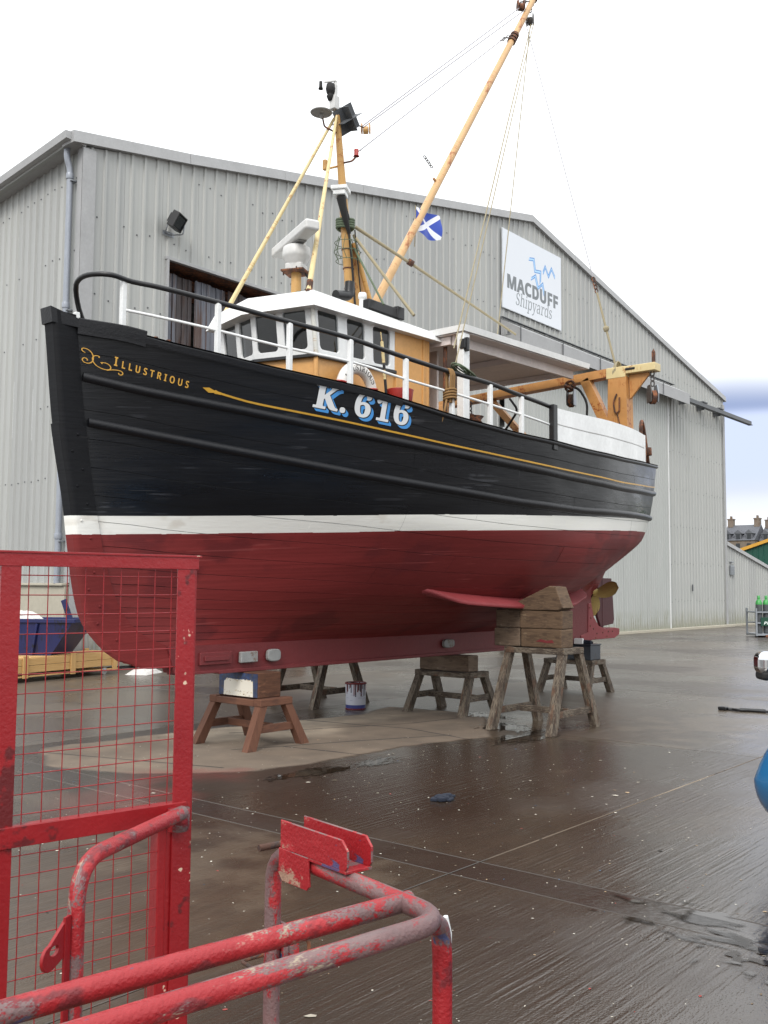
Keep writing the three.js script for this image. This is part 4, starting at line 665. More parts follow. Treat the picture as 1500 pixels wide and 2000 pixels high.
{
  const wh = new THREE.Group(); wh.name = 'wheelhouse'; wh.userData.label = 'ochre and white wheelhouse with dark windows and white roof'; boat.add(wh);
  const L = 0.76, yb = 4.10, yt = 4.63, ct = 0.13, cb = 0.20, at_ = -0.05, ab = 0.02, ae = 2.14, low = 2.75;
  const port = [[cb, yb, L], [1.50, yb + 0.05, L], [1.50, yt + 0.05, L], [ct, yt, L]], f1 = [[ab, yb + 0.01, 0], [cb, yb, L], [ct, yt, L], [at_, yt, 0]], f2 = [[cb, yb, -L], [ab, yb + 0.01, 0], [at_, yt, 0], [ct, yt, -L]], star = [[1.50, yb + 0.05, -L], [cb, yb, -L], [ct, yt, -L], [1.50, yt + 0.05, -L]];
  const hp = [[0.045, 0.275, 0.13, 0.93], [0.385, 0.60, 0.11, 0.91], [0.71, 0.935, 0.09, 0.89]], hf = [[0.05, 0.385, 0.15, 0.96], [0.50, 0.86, 0.14, 0.95]], hs = [[0.14, 0.50, 0.14, 0.95], [0.615, 0.95, 0.15, 0.96]];
  for (const [P, H] of [[port, hp], [f1, hf], [f2, hs], [star, hp.map(([a, b, c, d]) => [1 - b, 1 - a, c, d])]]) {
    part('window_wall', panel(P, H), M.white, wh); for (const h of H) part('window_pane', pane(P, h), M.glass, wh);
  }
  part('corner_post', [pipe([[cb - 0.008, yb, L - 0.006], [ct - 0.008, yt, L - 0.006]], 0.026, { n: 10 })], M.whiteWorn, wh, 'white corner post with a rust streak');
  // lower walls
  const lp = (a, b) => [[a[0], low, a[1]], [b[0], low, b[1]], [b[0], yb + (b[0] > 1 ? 0.05 : 0), b[1]], [a[0], yb, a[1]]];
  part('lower_wall', panel(lp([cb + 0.012, L - 0.012], [1.502, L - 0.012])), M.ochre, wh); part('lower_wall', panel(lp([ab + 0.012, 0], [cb + 0.012, L - 0.012])), M.ochre, wh); part('lower_wall', panel(lp([cb + 0.012, -L + 0.012], [ab + 0.012, 0])), M.ochre, wh);
  part('lower_wall', [panel([[1.502, low, -L + 0.012], [cb + 0.012, low, -L + 0.012], [cb + 0.012, yb, -L + 0.012], [1.502, yb + 0.05, -L + 0.012]])], M.ochre, wh);
  part('side_wall', panel([[1.503, low, L], [ae, low, L], [ae, yt + 0.09, L], [1.503, yt + 0.05, L]]), M.ochre, wh);
  part('side_wall', panel([[ae, low, -L], [1.503, low, -L], [1.503, yt + 0.05, -L], [ae, yt + 0.09, -L]]), M.ochre, wh);
  part('cover_strip', [box(0.03, 1.42, 0.018, 1.525, low, L + 0.004, 0.004), box(0.03, 1.98, 0.018, 2.04, low, L + 0.004, 0.004), box(0.04, 1.98, 0.05, ae, low, L - 0.02, 0.006), pipe([[cb + 0.004, low, L - 0.02], [cb + 0.004, yb, L - 0.02]], 0.028, { n: 8 })], M.ochre, wh);
  part('back_wall', panel([[ae, low, L - 0.01], [ae, low, -L + 0.01], [ae, yt + 0.08, -L + 0.01], [ae, yt + 0.08, L - 0.01]]), M.ochre, wh);
  part('window_ledge', [bar([ab - 0.015, yb + 0.005, 0.0], [cb - 0.02, yb - 0.005, L + 0.01], 0.04, 0.035), bar([cb - 0.02, yb - 0.005, -L - 0.01], [ab - 0.015, yb + 0.004, 0], 0.04, 0.036), bar([cb, yb - 0.01, L + 0.012], [1.50, yb + 0.04, L + 0.012], 0.04, 0.037)], M.black, wh);
  // roof with deep flared edges
  const top = [[0.10, 0.785], [-0.11, 0], [0.10, -0.785], [2.24, -0.785], [2.24, 0.785]], bot = [[0.035, 0.865], [-0.19, 0], [0.035, -0.865], [2.32, -0.865], [2.32, 0.865]];
  const ry = (s) => 4.775 - 0.01 * s, by = (s) => 4.585 + 0.022 * s;
  part('wheelhouse_roof', hexa(bot.map(([s, l]) => [s, by(s), l]), top.map(([s, l]) => [s, ry(s), l])), M.roofWhite, wh);
  part('inner_floor', box(1.8, 0.04, 1.4, 1.2, 3.55, 0, 0), M.interior, wh);
  part('console', [box(0.35, 0.62, 1.1, 0.45, 3.58, 0, 0.02), box(0.18, 0.22, 0.3, 0.42, 4.2, -0.3, 0.02), box(0.18, 0.18, 0.26, 0.42, 4.2, 0.12, 0.02)], M.interior, wh);
  part('helm_seat', [box(0.4, 0.1, 0.4, 1.2, 4.0, 0.2, 0.03), box(0.1, 0.45, 0.4, 1.4, 4.08, 0.2, 0.03)], M.black, wh);
  // window wipers' pipe and cables lying on the roof
  part('roof_cable', [pipe([[0.15, 4.80, 0.55], [0.28, 4.86, 0.35], [0.4, 4.87, 0.2], [0.6, 4.86, 0.35], [0.75, 4.83, 0.6]], 0.02, { f: 0.06, n: 8 }), pipe([[0.2, 4.82, 0.6], [0.35, 4.87, 0.42], [0.62, 4.85, 0.5], [0.95, 4.82, 0.45]], 0.02, { f: 0.06, n: 8 })], M.ropeGreen, wh);
  part('exhaust_elbow', [pipe([[0.52, 4.83, 0.72], [0.74, 4.87, 0.72], [0.75, 5.03, 0.72]], 0.055, { f: 0.05, n: 14 })], M.black, wh);
  part('roof_box', [bar([1.00, 4.84, 0.74], [1.62, 4.835, 0.74], 0.10, 0.12, 0.015), bar([1.50, 4.85, 0.74], [1.63, 4.85, 0.74], 0.12, 0.15, 0.012)], M.black, wh);
  part('white_beacon', [lathe([[0.001, 0.21], [0.045, 0.205], [0.052, 0.17], [0.052, 0.14], [0.04, 0.135], [0.04, 0]], 1.40, 4.93, 0.34, 16)], M.white, wh);
}
{ // radar: pedestal, gearbox, open scanner bar
  const r = new THREE.Group(); r.name = 'radar'; boat.add(r); const cx = 0.37, cz = 0.26;
  part('pedestal', [pipe([[cx, 4.75, cz], [cx, 5.13, cz]], 0.058)], M.mastPaint, r);
  part('base_plate', [box(0.27, 0.02, 0.27, cx, 5.125, cz, 0.004, 0.4), ...[[-.1, -.1], [.1, .1], [-.1, .1], [.1, -.1]].map(([a, b]) => pipe([[cx + a, 5.10, cz + b], [cx + a, 5.16, cz + b]], 0.008, { n: 6 }))], M.rust, r);
  part('gearbox', [lathe([[0.001, 0.33], [0.12, 0.285], [0.150, 0.265], [0.160, 0.18], [0.150, 0.15], [0.11, 0.08], [0.105, 0.06], [0.105, 0.0]], cx, 5.145, cz, 28), box(0.2, 0.08, 0.2, cx, 5.146, cz, 0.02, 0.4), box(0.3, 0.1, 0.16, cx + 0.02, 5.33, cz, 0.03, 0.5)], M.radarWhite, r);
  const a = V3(0.58, 5.40, -0.26), b = V3(0.15, 5.40, 0.72), d = b.clone().sub(a).normalize();
  part('scanner_bar', [(() => { const len = a.distanceTo(b), g = plain(new RoundedBoxGeometry(len, 0.12, 0.17, 3, 0.032)); metres(g); g.applyMatrix4(new THREE.Matrix4().makeBasis(d, V3(0, 1, 0), d.clone().cross(V3(0, 1, 0))).setPosition(a.add(b).multiplyScalar(0.5).add(V3(0, 0.115, 0)))); return g; })()], M.radarWhite, r);
  part('scanner_bracket', [(() => { const g = metres(plain(new RoundedBoxGeometry(0.36, 0.05, 0.11, 1, 0.015))); g.applyMatrix4(new THREE.Matrix4().makeBasis(d, V3(0, 1, 0), d.clone().cross(V3(0, 1, 0))).setPosition(cx, 5.465, cz)); return g; })(), pipe([[cx, 5.45, cz], [cx, 5.54, cz]], 0.05)], M.greyPlastic, r);
  part('power_cable', pipe([[cx + 0.06, 5.12, cz + 0.08], [cx + 0.14, 5.02, cz + 0.12], [cx + 0.12, 4.9, cz + 0.1], [cx + 0.06, 4.95, cz + 0.08]], 0.012, { f: 0.05, n: 8 }), M.black, r);
}
const mastAt = (y) => 1.62 + (y - 4.75) * (-0.35 / 2.8);
{ // mast
  const m = new THREE.Group(); m.name = 'mast'; boat.add(m);
  part('mast_tube', [pipe([[mastAt(4.7), 4.7, 0], [mastAt(6.0), 6.0, 0], [mastAt(7.55), 7.55, 0]], (t) => lerp(0.064, 0.032, smooth(0.25, 1, t)), { n: 16 })], M.mastPaint, m);
  part('mast_gusset', [hexa([[1.66, 4.7, -0.03], [1.66, 4.7, 0.03], [2.08, 4.7, 0.03], [2.08, 4.7, -0.03]], [[1.50, 5.85, -0.03], [1.50, 5.85, 0.03], [1.60, 5.85, 0.03], [1.60, 5.85, -0.03]]), pipe([[1.55, 5.85, 0.06], [1.98, 4.8, 0.12]], 0.03, { n: 10 })], M.mastPaint, m);
  // forward legs to the roof corners
  part('mast_leg', [pipe([[1.26, 7.36, 0.02], [0.10, 4.78, 0.72]], (t) => lerp(0.017, 0.031, smooth(0.45, 0.62, t)), { n: 12 })], M.cream, m); part('mast_leg', [pipe([[1.26, 7.34, -0.02], [0.14, 4.78, -0.66]], (t) => lerp(0.017, 0.028, smooth(0.3, 0.5, t)), { n: 12 })], M.cream, m);
  part('leg_foot', [pipe([[0.15, 4.90, 0.69], [0.10, 4.76, 0.72]], 0.036, { n: 8 })], M.rust, m);
  for (const y of [5.05, 5.28, 5.52, 5.75]) part('cable_band', lathe([[0.06, 0], [0.070, 0.004], [0.070, 0.016], [0.06, 0.02]], mastAt(y), y, 0, 16), M.rust, m);
  part('mast_cable', [pipe([[mastAt(4.9) - 0.03, 4.9, 0.09], [mastAt(5.6) - 0.03, 5.6, 0.09], [mastAt(6.05) - 0.04, 6.05, 0.08], [mastAt(6.5) - 0.06, 6.5, 0.06]], 0.014, { f: 0.05, n: 8 }), pipe([[mastAt(6.05) - 0.02, 6.05, 0.09], [mastAt(6.3) - 0.09, 6.28, 0.09], [mastAt(6.42) - 0.12, 6.44, 0.04]], 0.02, { f: 0.1, n: 8 }), pipe([[mastAt(5.0) + 0.10, 5.0, 0.09], [mastAt(6.0) + 0.07, 6.0, 0.09]], 0.008, { n: 6 })], M.blackRubber, m);
  part('cable_coil', [0, 0.03, 0.06, 0.09].map((k) => { const p = []; for (let i = 0; i < 14; i++) { const a = i / 14 * 6.283; p.push([mastAt(6.05) + 0.105 * Math.cos(a), 6.02 + k + 0.01 * Math.sin(a * 2), 0.105 * Math.sin(a)]); } return pipe(p, 0.016, { closed: true, n: 8 }); }), M.ropeGreen, m);
  // searchlight hood on a bracket
  part('deck_light', [box(0.22, 0.05, 0.2, mastAt(6.42) - 0.13, 6.40, 0.08, 0.01, 0.5), box(0.18, 0.06, 0.15, mastAt(6.42) - 0.13, 6.34, 0.08, 0.01, 0.5)], M.white, m);
  part('light_shade', [pipe([[mastAt(6.3) - 0.16, 6.33, 0.1], [mastAt(6.1) - 0.12, 6.12, 0.1], [mastAt(5.9) - 0.03, 5.93, 0.08]], (t) => lerp(0.06, 0.022, t), { f: 0.1, n: 10 })], M.blackRubber, m);
  // side-light brackets
  const arm = (y, l, z2, c, mm) => { part('lamp_arm', [pipe([[mastAt(y), y, 0], [mastAt(y) - 0.12 * l, y - 0.02, 0.12 * l * 1.1], [mastAt(y) - 0.2 * l, y, 0.2 * l]], 0.018, { f: 0.04, n: 8 })], M.mastPaint, m); part('nav_light', lathe([[0.001, 0.11], [0.035, 0.105], [0.038, 0.03], [0.05, 0.02], [0.05, 0]], mastAt(y) - 0.2 * l, y + 0.01, 0.2 * l, 14), mm, m); };
  arm(5.98, -0.7, 0, 0, M.black);
  part('lamp_arm', [pipe([[mastAt(6.82), 6.80, 0.03], [mastAt(6.82) + 0.10, 6.84, 0.10], [mastAt(6.82) + 0.13, 6.90, 0.14]], 0.012, { f: 0.03, n: 8 })], M.rust, m); part('nav_light', lathe([[0.001, 0.09], [0.028, 0.085], [0.028, 0.01], [0.04, 0]], mastAt(6.82) + 0.13, 6.90, 0.14, 12), M.redBucket, m, 'red lamp on the mast');
  part('lamp_arm', [pipe([[mastAt(6.78), 6.78, -0.02], [mastAt(6.78) - 0.10, 6.74, -0.12]], 0.014, { n: 8 }), box(0.05, 0.13, 0.05, mastAt(6.78) - 0.12, 6.72, -0.15, 0.01)], M.mastPaint, m);
  part('net_basket', (() => { const o = []; for (let k = 0; k < 3; k++) { const y = 5.62 + 0.11 * k, rr = 0.13 + 0.03 * Math.sin(k + 0.6), p = []; for (let i = 0; i < 16; i++) { const a = i / 16 * 6.283; p.push([mastAt(y) + rr * Math.cos(a), y, rr * Math.sin(a)]); } o.push(pipe(p, 0.0045, { closed: true, n: 5 })); } for (let i = 0; i < 10; i++) { const a = i / 10 * 6.283; o.push(pipe([[mastAt(5.62) + 0.12 * Math.cos(a), 5.62, 0.12 * Math.sin(a)], [mastAt(5.73) + 0.16 * Math.cos(a + 0.2), 5.73, 0.16 * Math.sin(a + 0.2)], [mastAt(5.9) + 0.09 * Math.cos(a), 5.92, 0.09 * Math.sin(a)]], 0.0045, { n: 5 })); } return o; })(), M.ropeGreen, m);
  // masthead: camera, wind sensor, receiver dish, radar reflector
  const tx = mastAt(7.55);
  part('masthead_pole', [pipe([[tx, 7.5, 0], [tx - 0.02, 7.80, 0]], 0.022), bar([tx - 0.02, 7.80, 0.02], [tx - 0.14, 7.76, -0.07], 0.02)], M.radarWhite, m);
  part('wind_sensor', [lathe([[0.001, 0.05], [0.02, 0.045], [0.022, -0.02], [0.03, -0.05], [0.001, -0.055]], tx - 0.17, 7.72, -0.1, 12)], M.blackRubber, m);
  part('camera_dome', [lathe([[0.001, 0.22], [0.05, 0.21], [0.06, 0.15], [0.05, 0.10], [0.03, 0.09], [0.05, 0.06], [0.03, 0.01], [0.001, 0]], tx - 0.08, 7.53, -0.02, 16)], M.blackRubber, m); part('camera_bracket', [box(0.10, 0.17, 0.09, tx - 0.03, 7.43, 0.0, 0.01), box(0.05, 0.3, 0.07, tx - 0.03, 7.45, 0, 0.01)], M.radarWhite, m);
  part('gps_arm', [pipe([[tx + 0.02, 7.16, 0], [tx - 0.14, 7.20, -0.06], [tx - 0.16, 7.34, -0.08]], 0.011, { f: 0.03, n: 8 })], M.rust, m); part('gps_dish', [lathe([[0.001, 0.045], [0.06, 0.04], [0.12, 0.025], [0.135, 0.012], [0.125, 0], [0.001, -0.005]], tx - 0.17, 7.36, -0.085, 24), pipe([[tx - 0.165, 7.30, -0.082], [tx - 0.17, 7.36, -0.085]], 0.018)], M.greyPlastic, m);
  const rf = (u, v) => { const c = V3(tx + 0.13, 7.36, 0.05), s = 0.15; return hexaPlate(c, u, v, s); };
  function hexaPlate(c, u, v, s) { const a = u.clone().multiplyScalar(s), b = v.clone().multiplyScalar(s), n = u.clone().cross(v).multiplyScalar(0.003); const P = (i, j, k) => c.clone().addScaledVector(a, i).addScaledVector(b, j).addScaledVector(n, k).toArray(); return hexa([P(-1, -1, -1), P(1, -1, -1), P(1, 1, -1), P(-1, 1, -1)], [P(-1, -1, 1), P(1, -1, 1), P(1, 1, 1), P(-1, 1, 1)]); }
  const e1 = V3(0.7, 0.6, 0.35).normalize(), e2 = V3(-0.6, 0.75, 0.1).addScaledVector(e1, 0).normalize(); e2.addScaledVector(e1, -e1.dot(e2)).normalize(); const e3 = e1.clone().cross(e2);
  part('radar_reflector', [rf(e1, e2), rf(e1, e3), rf(e2, e3)], M.steelDark, m);
}
{ // derrick boom
  const B = (q) => [lerp(1.985, 6.10, q), lerp(5.20, 11.46, q), 0.04];
  const b = new THREE.Group(); b.name = 'derrick_boom'; boat.add(b);
  part('boom_tube', [pipe([B(-0.06), B(0.5), B(1)], (t) => lerp(0.055, 0.047, t), { n: 16 })], M.boomPaint, b);
  part('boom_band', [0.775, 0.785, 0.795].map((q) => pipe([B(q), B(q + 0.006)], 0.068, { n: 14 })), M.rust, b); part('boom_band', [pipe([B(0.935), B(0.95)], 0.066, { n: 14 })], M.rust, b);
  part('boom_eye', [pipe([B(0.315), [B(0.315)[0] - 0.09, B(0.315)[1] + 0.05, 0.04]], 0.018, { n: 8 })], M.boomPaint, b);
}
const wire = (a, b, r = 0.005, sag = 0, n = 6) => { const p = []; for (let i = 0; i <= n; i++) { const t = i / n; p.push([lerp(a[0], b[0], t), lerp(a[1], b[1], t) - sag * 4 * t * (1 - t), lerp(a[2], b[2], t)]); } return pipe(p, r, { n: 6 }); };
function chainLinks(a, b, n, r = 0.007) { const o = [], A = V3(...a), Bv = V3(...b), d = Bv.clone().sub(A), L = d.length() / n; d.normalize(); for (let k = 0; k < n; k++) { const c = A.clone().addScaledVector(d, (k + 0.5) * L), s = (k % 2 ? V3(0, 1, 0.3) : V3(0.6, 0.1, 1)).addScaledVector(d, -(k % 2 ? d.y + 0.3 * d.z : 0.6 * d.x + 0.1 * d.y + d.z)).normalize(), p = []; for (let i = 0; i < 12; i++) { const t = i / 12 * 6.283; p.push(c.clone().addScaledVector(d, Math.cos(t) * L * 0.62).addScaledVector(s, Math.sin(t) * L * 0.34).toArray()); } o.push(pipe(p, r, { closed: true, n: 6 })); } return o; }
function pulley(x, y, z, r, turn) { // two cheeks, sheave, hook
  const g = []; const ck = (o) => { const p = prism([[-r * 0.7, -r], [r * 0.7, -r], [r * 0.85, 0], [r * 0.45, r * 1.15], [-r * 0.45, r * 1.15], [-r * 0.85, 0]], o - 0.008, o + 0.008, 'xy', 0.003); p.rotateY(turn); return p.translate(x, y, z); };
  const w = new THREE.CylinderGeometry(r * 0.85, r * 0.85, 0.06, 18); w.rotateX(Math.PI / 2); w.rotateY(turn); w.translate(x, y - r * 0.35, z); return { cheeks: [ck(-0.05), ck(0.05)], sheave: [metres(plain(w))] };
}
{ // standing and running wires (parts of the rig)
  const rg = new THREE.Group(); rg.name = 'rigging'; boat.add(rg);
  const top = [5.72, 10.88, 0.0], mh = [1.45, 7.40, 0.05];
  part('topping_wire', wire([5.50, 10.78, 0], [1.75, 7.42, 0.0], 0.0075), M.wire, rg); part('topping_wire', wire([5.56, 10.74, 0.02], [1.75, 7.40, 0.03], 0.0075), M.wire, rg); part('topping_wire', wire([5.02, 10.05, 0.0], [1.62, 7.02, 0.03], 0.007), M.wire, rg);
  { const a = [1.72, 7.40, 0.02]; const p = pulley(1.80, 7.40, 0.02, 0.055, 0.6); part('mast_block', [...p.cheeks, ...p.sheave], M.mastPaint, rg); part('block_link', [pipe([[1.36, 7.36, 0.02], [1.75, 7.40, 0.02]], 0.010, { n: 6 })], M.rust, rg); }
  { const p = pulley(5.52, 10.82, 0.0, 0.07, 0.9); part('boom_block', [...p.cheeks, ...p.sheave], M.rust, rg); part('block_link', chainLinks([5.52, 10.88, 0], [5.72, 10.98, 0.02], 3, 0.008), M.chain, rg); }
  part('shackle_chain', chainLinks([4.94, 9.98, 0.0], [5.14, 10.14, 0.02], 4, 0.006), M.chain, rg);
  part('stay_chain', chainLinks([3.16, 7.36, 0.04], [2.98, 7.46, 0.04], 5, 0.006), M.chain, rg); part('stay_wire', [wire([2.98, 7.46, 0.04], [1.35, 6.98, 0.0], 0.003, 0)], M.wire, rg);
  { const p = pulley(5.80, 10.72, 0.0, 0.075, 0.4); part('boom_block', [...p.cheeks, ...p.sheave], M.blockSteel, rg); part('block_link', chainLinks([5.80, 10.84, 0], [5.86, 11.02, 0.02], 3, 0.008), M.chain, rg); }
  const rail = [1.33, 4.0, 1.72];
  part('hoist_rope', [wire([5.78, 10.62, 0.03], [1.36, 4.25, 1.70], 0.008), wire([5.80, 10.62, 0.06], [1.34, 4.05, 1.73], 0.007)], M.ropeTan, rg);
  part('hoist_rope', wire([5.80, 10.62, 0], [3.88, 4.86, 0.59], 0.007), M.ropeTan, rg);
  part('guy_wire', wire([5.62, 10.6, 0.02], [5.6, 6.22, 1.17], 0.006), M.wire, rg);
  part('guy_chain', chainLinks([5.6, 6.22, 1.17], [5.6, 5.98, 1.23], 4, 0.009), M.rust, rg); part('guy_rope', [wire([5.6, 5.98, 1.23], [5.6, 4.78, 1.53], 0.016), wire([5.6, 5.98, 1.235], [5.6, 5.4, 1.38], 0.012, 0.02)], M.ropeTan, rg); part('rope_knot', [lathe([[0.001, 0.05], [0.04, 0.03], [0.045, 0], [0.03, -0.04], [0.001, -0.05]], 5.6, 5.42, 1.37, 10), ...[0, 1, 2].map((k) => { const p = []; for (let i = 0; i < 14; i++) { const a = i / 14 * 6.283; p.push([5.6 + 0.10 * Math.cos(a), 4.74 + 0.02 * k + 0.13 * Math.sin(a), 1.52 + 0.018 * k]); } return pipe(p, 0.012, { closed: true, n: 6 }); })], M.ropeTan, rg);
  part('stay_pole', [pipe([[1.62, 6.08, 0.02], [2.35, 5.72, 0.36], [3.55, 4.95, 1.12]], (t) => lerp(0.022, 0.014, t), { n: 10 })], M.ropeTan, rg); part('pole_band', [pipe([[2.28, 5.76, 0.33], [2.34, 5.73, 0.36]], 0.042, { n: 10 })], M.rust, rg);
  part('stay_pole', [pipe([[1.56, 5.95, 0.05], [1.60, 4.80, 0.96]], 0.02, { n: 8 })], M.ropeTan, rg); part('stay_rope', [pipe([[1.56, 5.80, 0.05], [1.10, 4.82, 0.92]], 0.012, { n: 8 })], M.ropeGreen, rg);
}
{ // rails
  const rail = tab([[-2.05, 4.49], [-1.908, 4.477], [-1.15, 4.354], [-0.513, 4.248], [0.088, 4.163], [0.705, 4.05], [1.294, 3.972], [1.838, 3.925], [2.353, 3.86], [2.97, 3.80]]), mid = tab([[-1.908, 4.198], [-1.146, 4.081], [-0.51, 3.983], [0.088, 3.927], [0.709, 3.821], [1.296, 3.75], [1.837, 3.69], [2.355, 3.64], [2.95, 3.585]]);
  const g = new THREE.Group(); g.name = 'guard_rail'; boat.add(g); const bz = (s) => Math.max(0.05, hullB(s, sheer(s)) - 0.055), P = (s, y, k) => [s, y, k * bz(s)];
  const line = []; for (let i = 0; i <= 26; i++) { const s = lerp(2.95, -1.85, i / 26); line.push(P(s, rail(s), 1)); }
  line.push([-2.02, 4.49, 0.29], [-2.12, 4.50, 0.17], [-2.15, 4.50, 0.0], [-2.12, 4.46, -0.15], [-2.02, 4.30, -0.26]); const tail = []; for (let i = 0; i <= 20; i++) { const s = lerp(-1.9, 2.95, i / 20); tail.push(P(s, rail(s) - 0.25 * (1 - smooth(-1.9, -1.2, s)), -1)); }
  part('top_rail', [pipe(new THREE.CatmullRomCurve3([...line, [-1.9, 4.12, -0.31]].map((p) => V3(...p))).getPoints(110).map((p) => p.toArray()), 0.025, { n: 12 })], M.black, g, 'black tube along the top'); part('top_rail', pipe(tail.slice(3), 0.025, { n: 10 }), M.black, g);
  for (const k of [1, -1]) { const m = []; for (let i = 0; i <= 22; i++) { const s = lerp(-1.9, 2.95, i / 22); m.push(P(s, mid(s), k)); } part('mid_rail', pipe(m, 0.014, { n: 8 }), M.white, g); for (const s of [-1.9, -1.15, -0.51, 0.09, 0.71, 1.295, 1.84, 2.36]) { if (k < 0 && s < -1.5) continue; part('stanchion', bar(P(s, sheer(s) - 0.06, k), P(s, rail(s) - 0.012, k), 0.05, 0.05, 0.008, V3(1, 0, 0)), M.white, g); }
    part('end_post', bar([2.93, sheer(2.93) - 0.1, k * (bz(2.93) + 0.03)], [2.93, 3.83, k * (bz(2.93) + 0.03)], 0.07, 0.09, 0.008, V3(1, 0, 0)), M.black, g); }
  part('stanchion', bar([-2.05, sheer(-2.05), -0.2], [-2.07, 4.22, -0.21], 0.05, 0.05, 0.008, V3(1, 0, 0)), M.white, g);
  // white boards of the after bulwark
  for (const k of [1, -1]) for (const [a, b] of [[0.0, 0.492], [0.508, 1.0]]) {
    const rows = [[], [], [], []]; for (let i = 0; i <= 30; i++) { const s = lerp(2.99, 6.02, i / 30), y0 = sheer(s) + 0.02, y1 = lerp(3.80, 3.885, smooth(2.9, 6.2, s)), z = hullB(s, sheer(s)) - 0.01, ya = lerp(y0, y1, a), yb = lerp(y0, y1, b); [[ya, z - 0.04], [ya + 0.004, z], [yb - 0.004, z], [yb, z - 0.04]].forEach(([y, zz], j) => rows[j].push([[s, y, k * zz], j === 3 ? [0, 1, 0.3 * k] : [0, 0, k], [s, y]])); }
    part('bulwark_board', sheet(rows), M.white, boat, 'white board of the after bulwark');
  }
  part('board_end', [box(0.03, 0.40, 0.06, 6.035, 3.48, hullB(6.03, 3.47) - 0.03, 0.006)], M.white, boat);
}
{ // shelter canopy aft of the wheelhouse
  const c = new THREE.Group(); c.name = 'shelter_canopy'; boat.add(c); const y = (s) => lerp(4.705, 4.79, (s - 2.2) / 3.1);
  part('canopy_roof', hexa([[2.2, y(2.2), -1.25], [2.2, y(2.2), 1.25], [5.3, y(5.3), 1.25], [5.3, y(5.3), -1.25]], [[2.19, y(2.2) + 0.075, -1.26], [2.19, y(2.2) + 0.075, 1.26], [5.31, y(5.3) + 0.075, 1.26], [5.31, y(5.3) + 0.075, -1.26]]), M.roofWhite, c);
  part('canopy_lining', hexa([[2.23, y(2.2) - 0.012, -1.22], [2.23, y(2.2) - 0.012, 1.22], [5.27, y(5.3) - 0.012, 1.22], [5.27, y(5.3) - 0.012, -1.22]], [[2.23, y(2.2) - 0.003, -1.22], [2.23, y(2.2) - 0.003, 1.22], [5.27, y(5.3) - 0.003, 1.22], [5.27, y(5.3) - 0.003, -1.22]]), M.soffit, c);
  part('canopy_beam', [hexa([[2.3, y(2.3) - 0.13, 1.0], [2.3, y(2.3) - 0.13, 1.05], [5.2, y(5.2) - 0.13, 1.05], [5.2, y(5.2) - 0.13, 1.0]], [[2.3, y(2.3) - 0.014, 1.0], [2.3, y(2.3) - 0.014, 1.05], [5.2, y(5.2) - 0.014, 1.05], [5.2, y(5.2) - 0.014, 1.0]]), bar([2.3, y(2.3) - 0.07, 0.99], [2.3, y(2.3) - 0.07, -1.1], 0.05, 0.1), bar([3.8, y(3.8) - 0.06, 0.99], [3.8, y(3.8) - 0.06, -1.1], 0.05, 0.08), bar([5.16, y(5.2) - 0.055, 0.99], [5.16, y(5.2) - 0.055, -1.2], 0.05, 0.07)], M.soffit, c);
  part('canopy_post', box(0.13, 1.95, 0.10, 2.28, 2.74, 1.18, 0.01), M.white, c); part('canopy_post', box(0.09, 1.95, 0.09, 2.28, 2.74, -1.1, 0.01), M.white, c); part('canopy_post', box(0.06, 1.95, 0.06, 5.1, 2.80, -1.15, 0.01), M.cream, c);
  part('canopy_bulkhead', [box(0.04, 1.9, 1.5, 2.62, 2.74, -0.2, 0.006)], M.soffit, c);
  part('work_light', [box(0.05, 0.17, 0.12, 2.25, 4.46, 1.22, 0.015), box(0.03, 0.12, 0.08, 2.215, 4.49, 1.22, 0.01)], M.black, c);
}
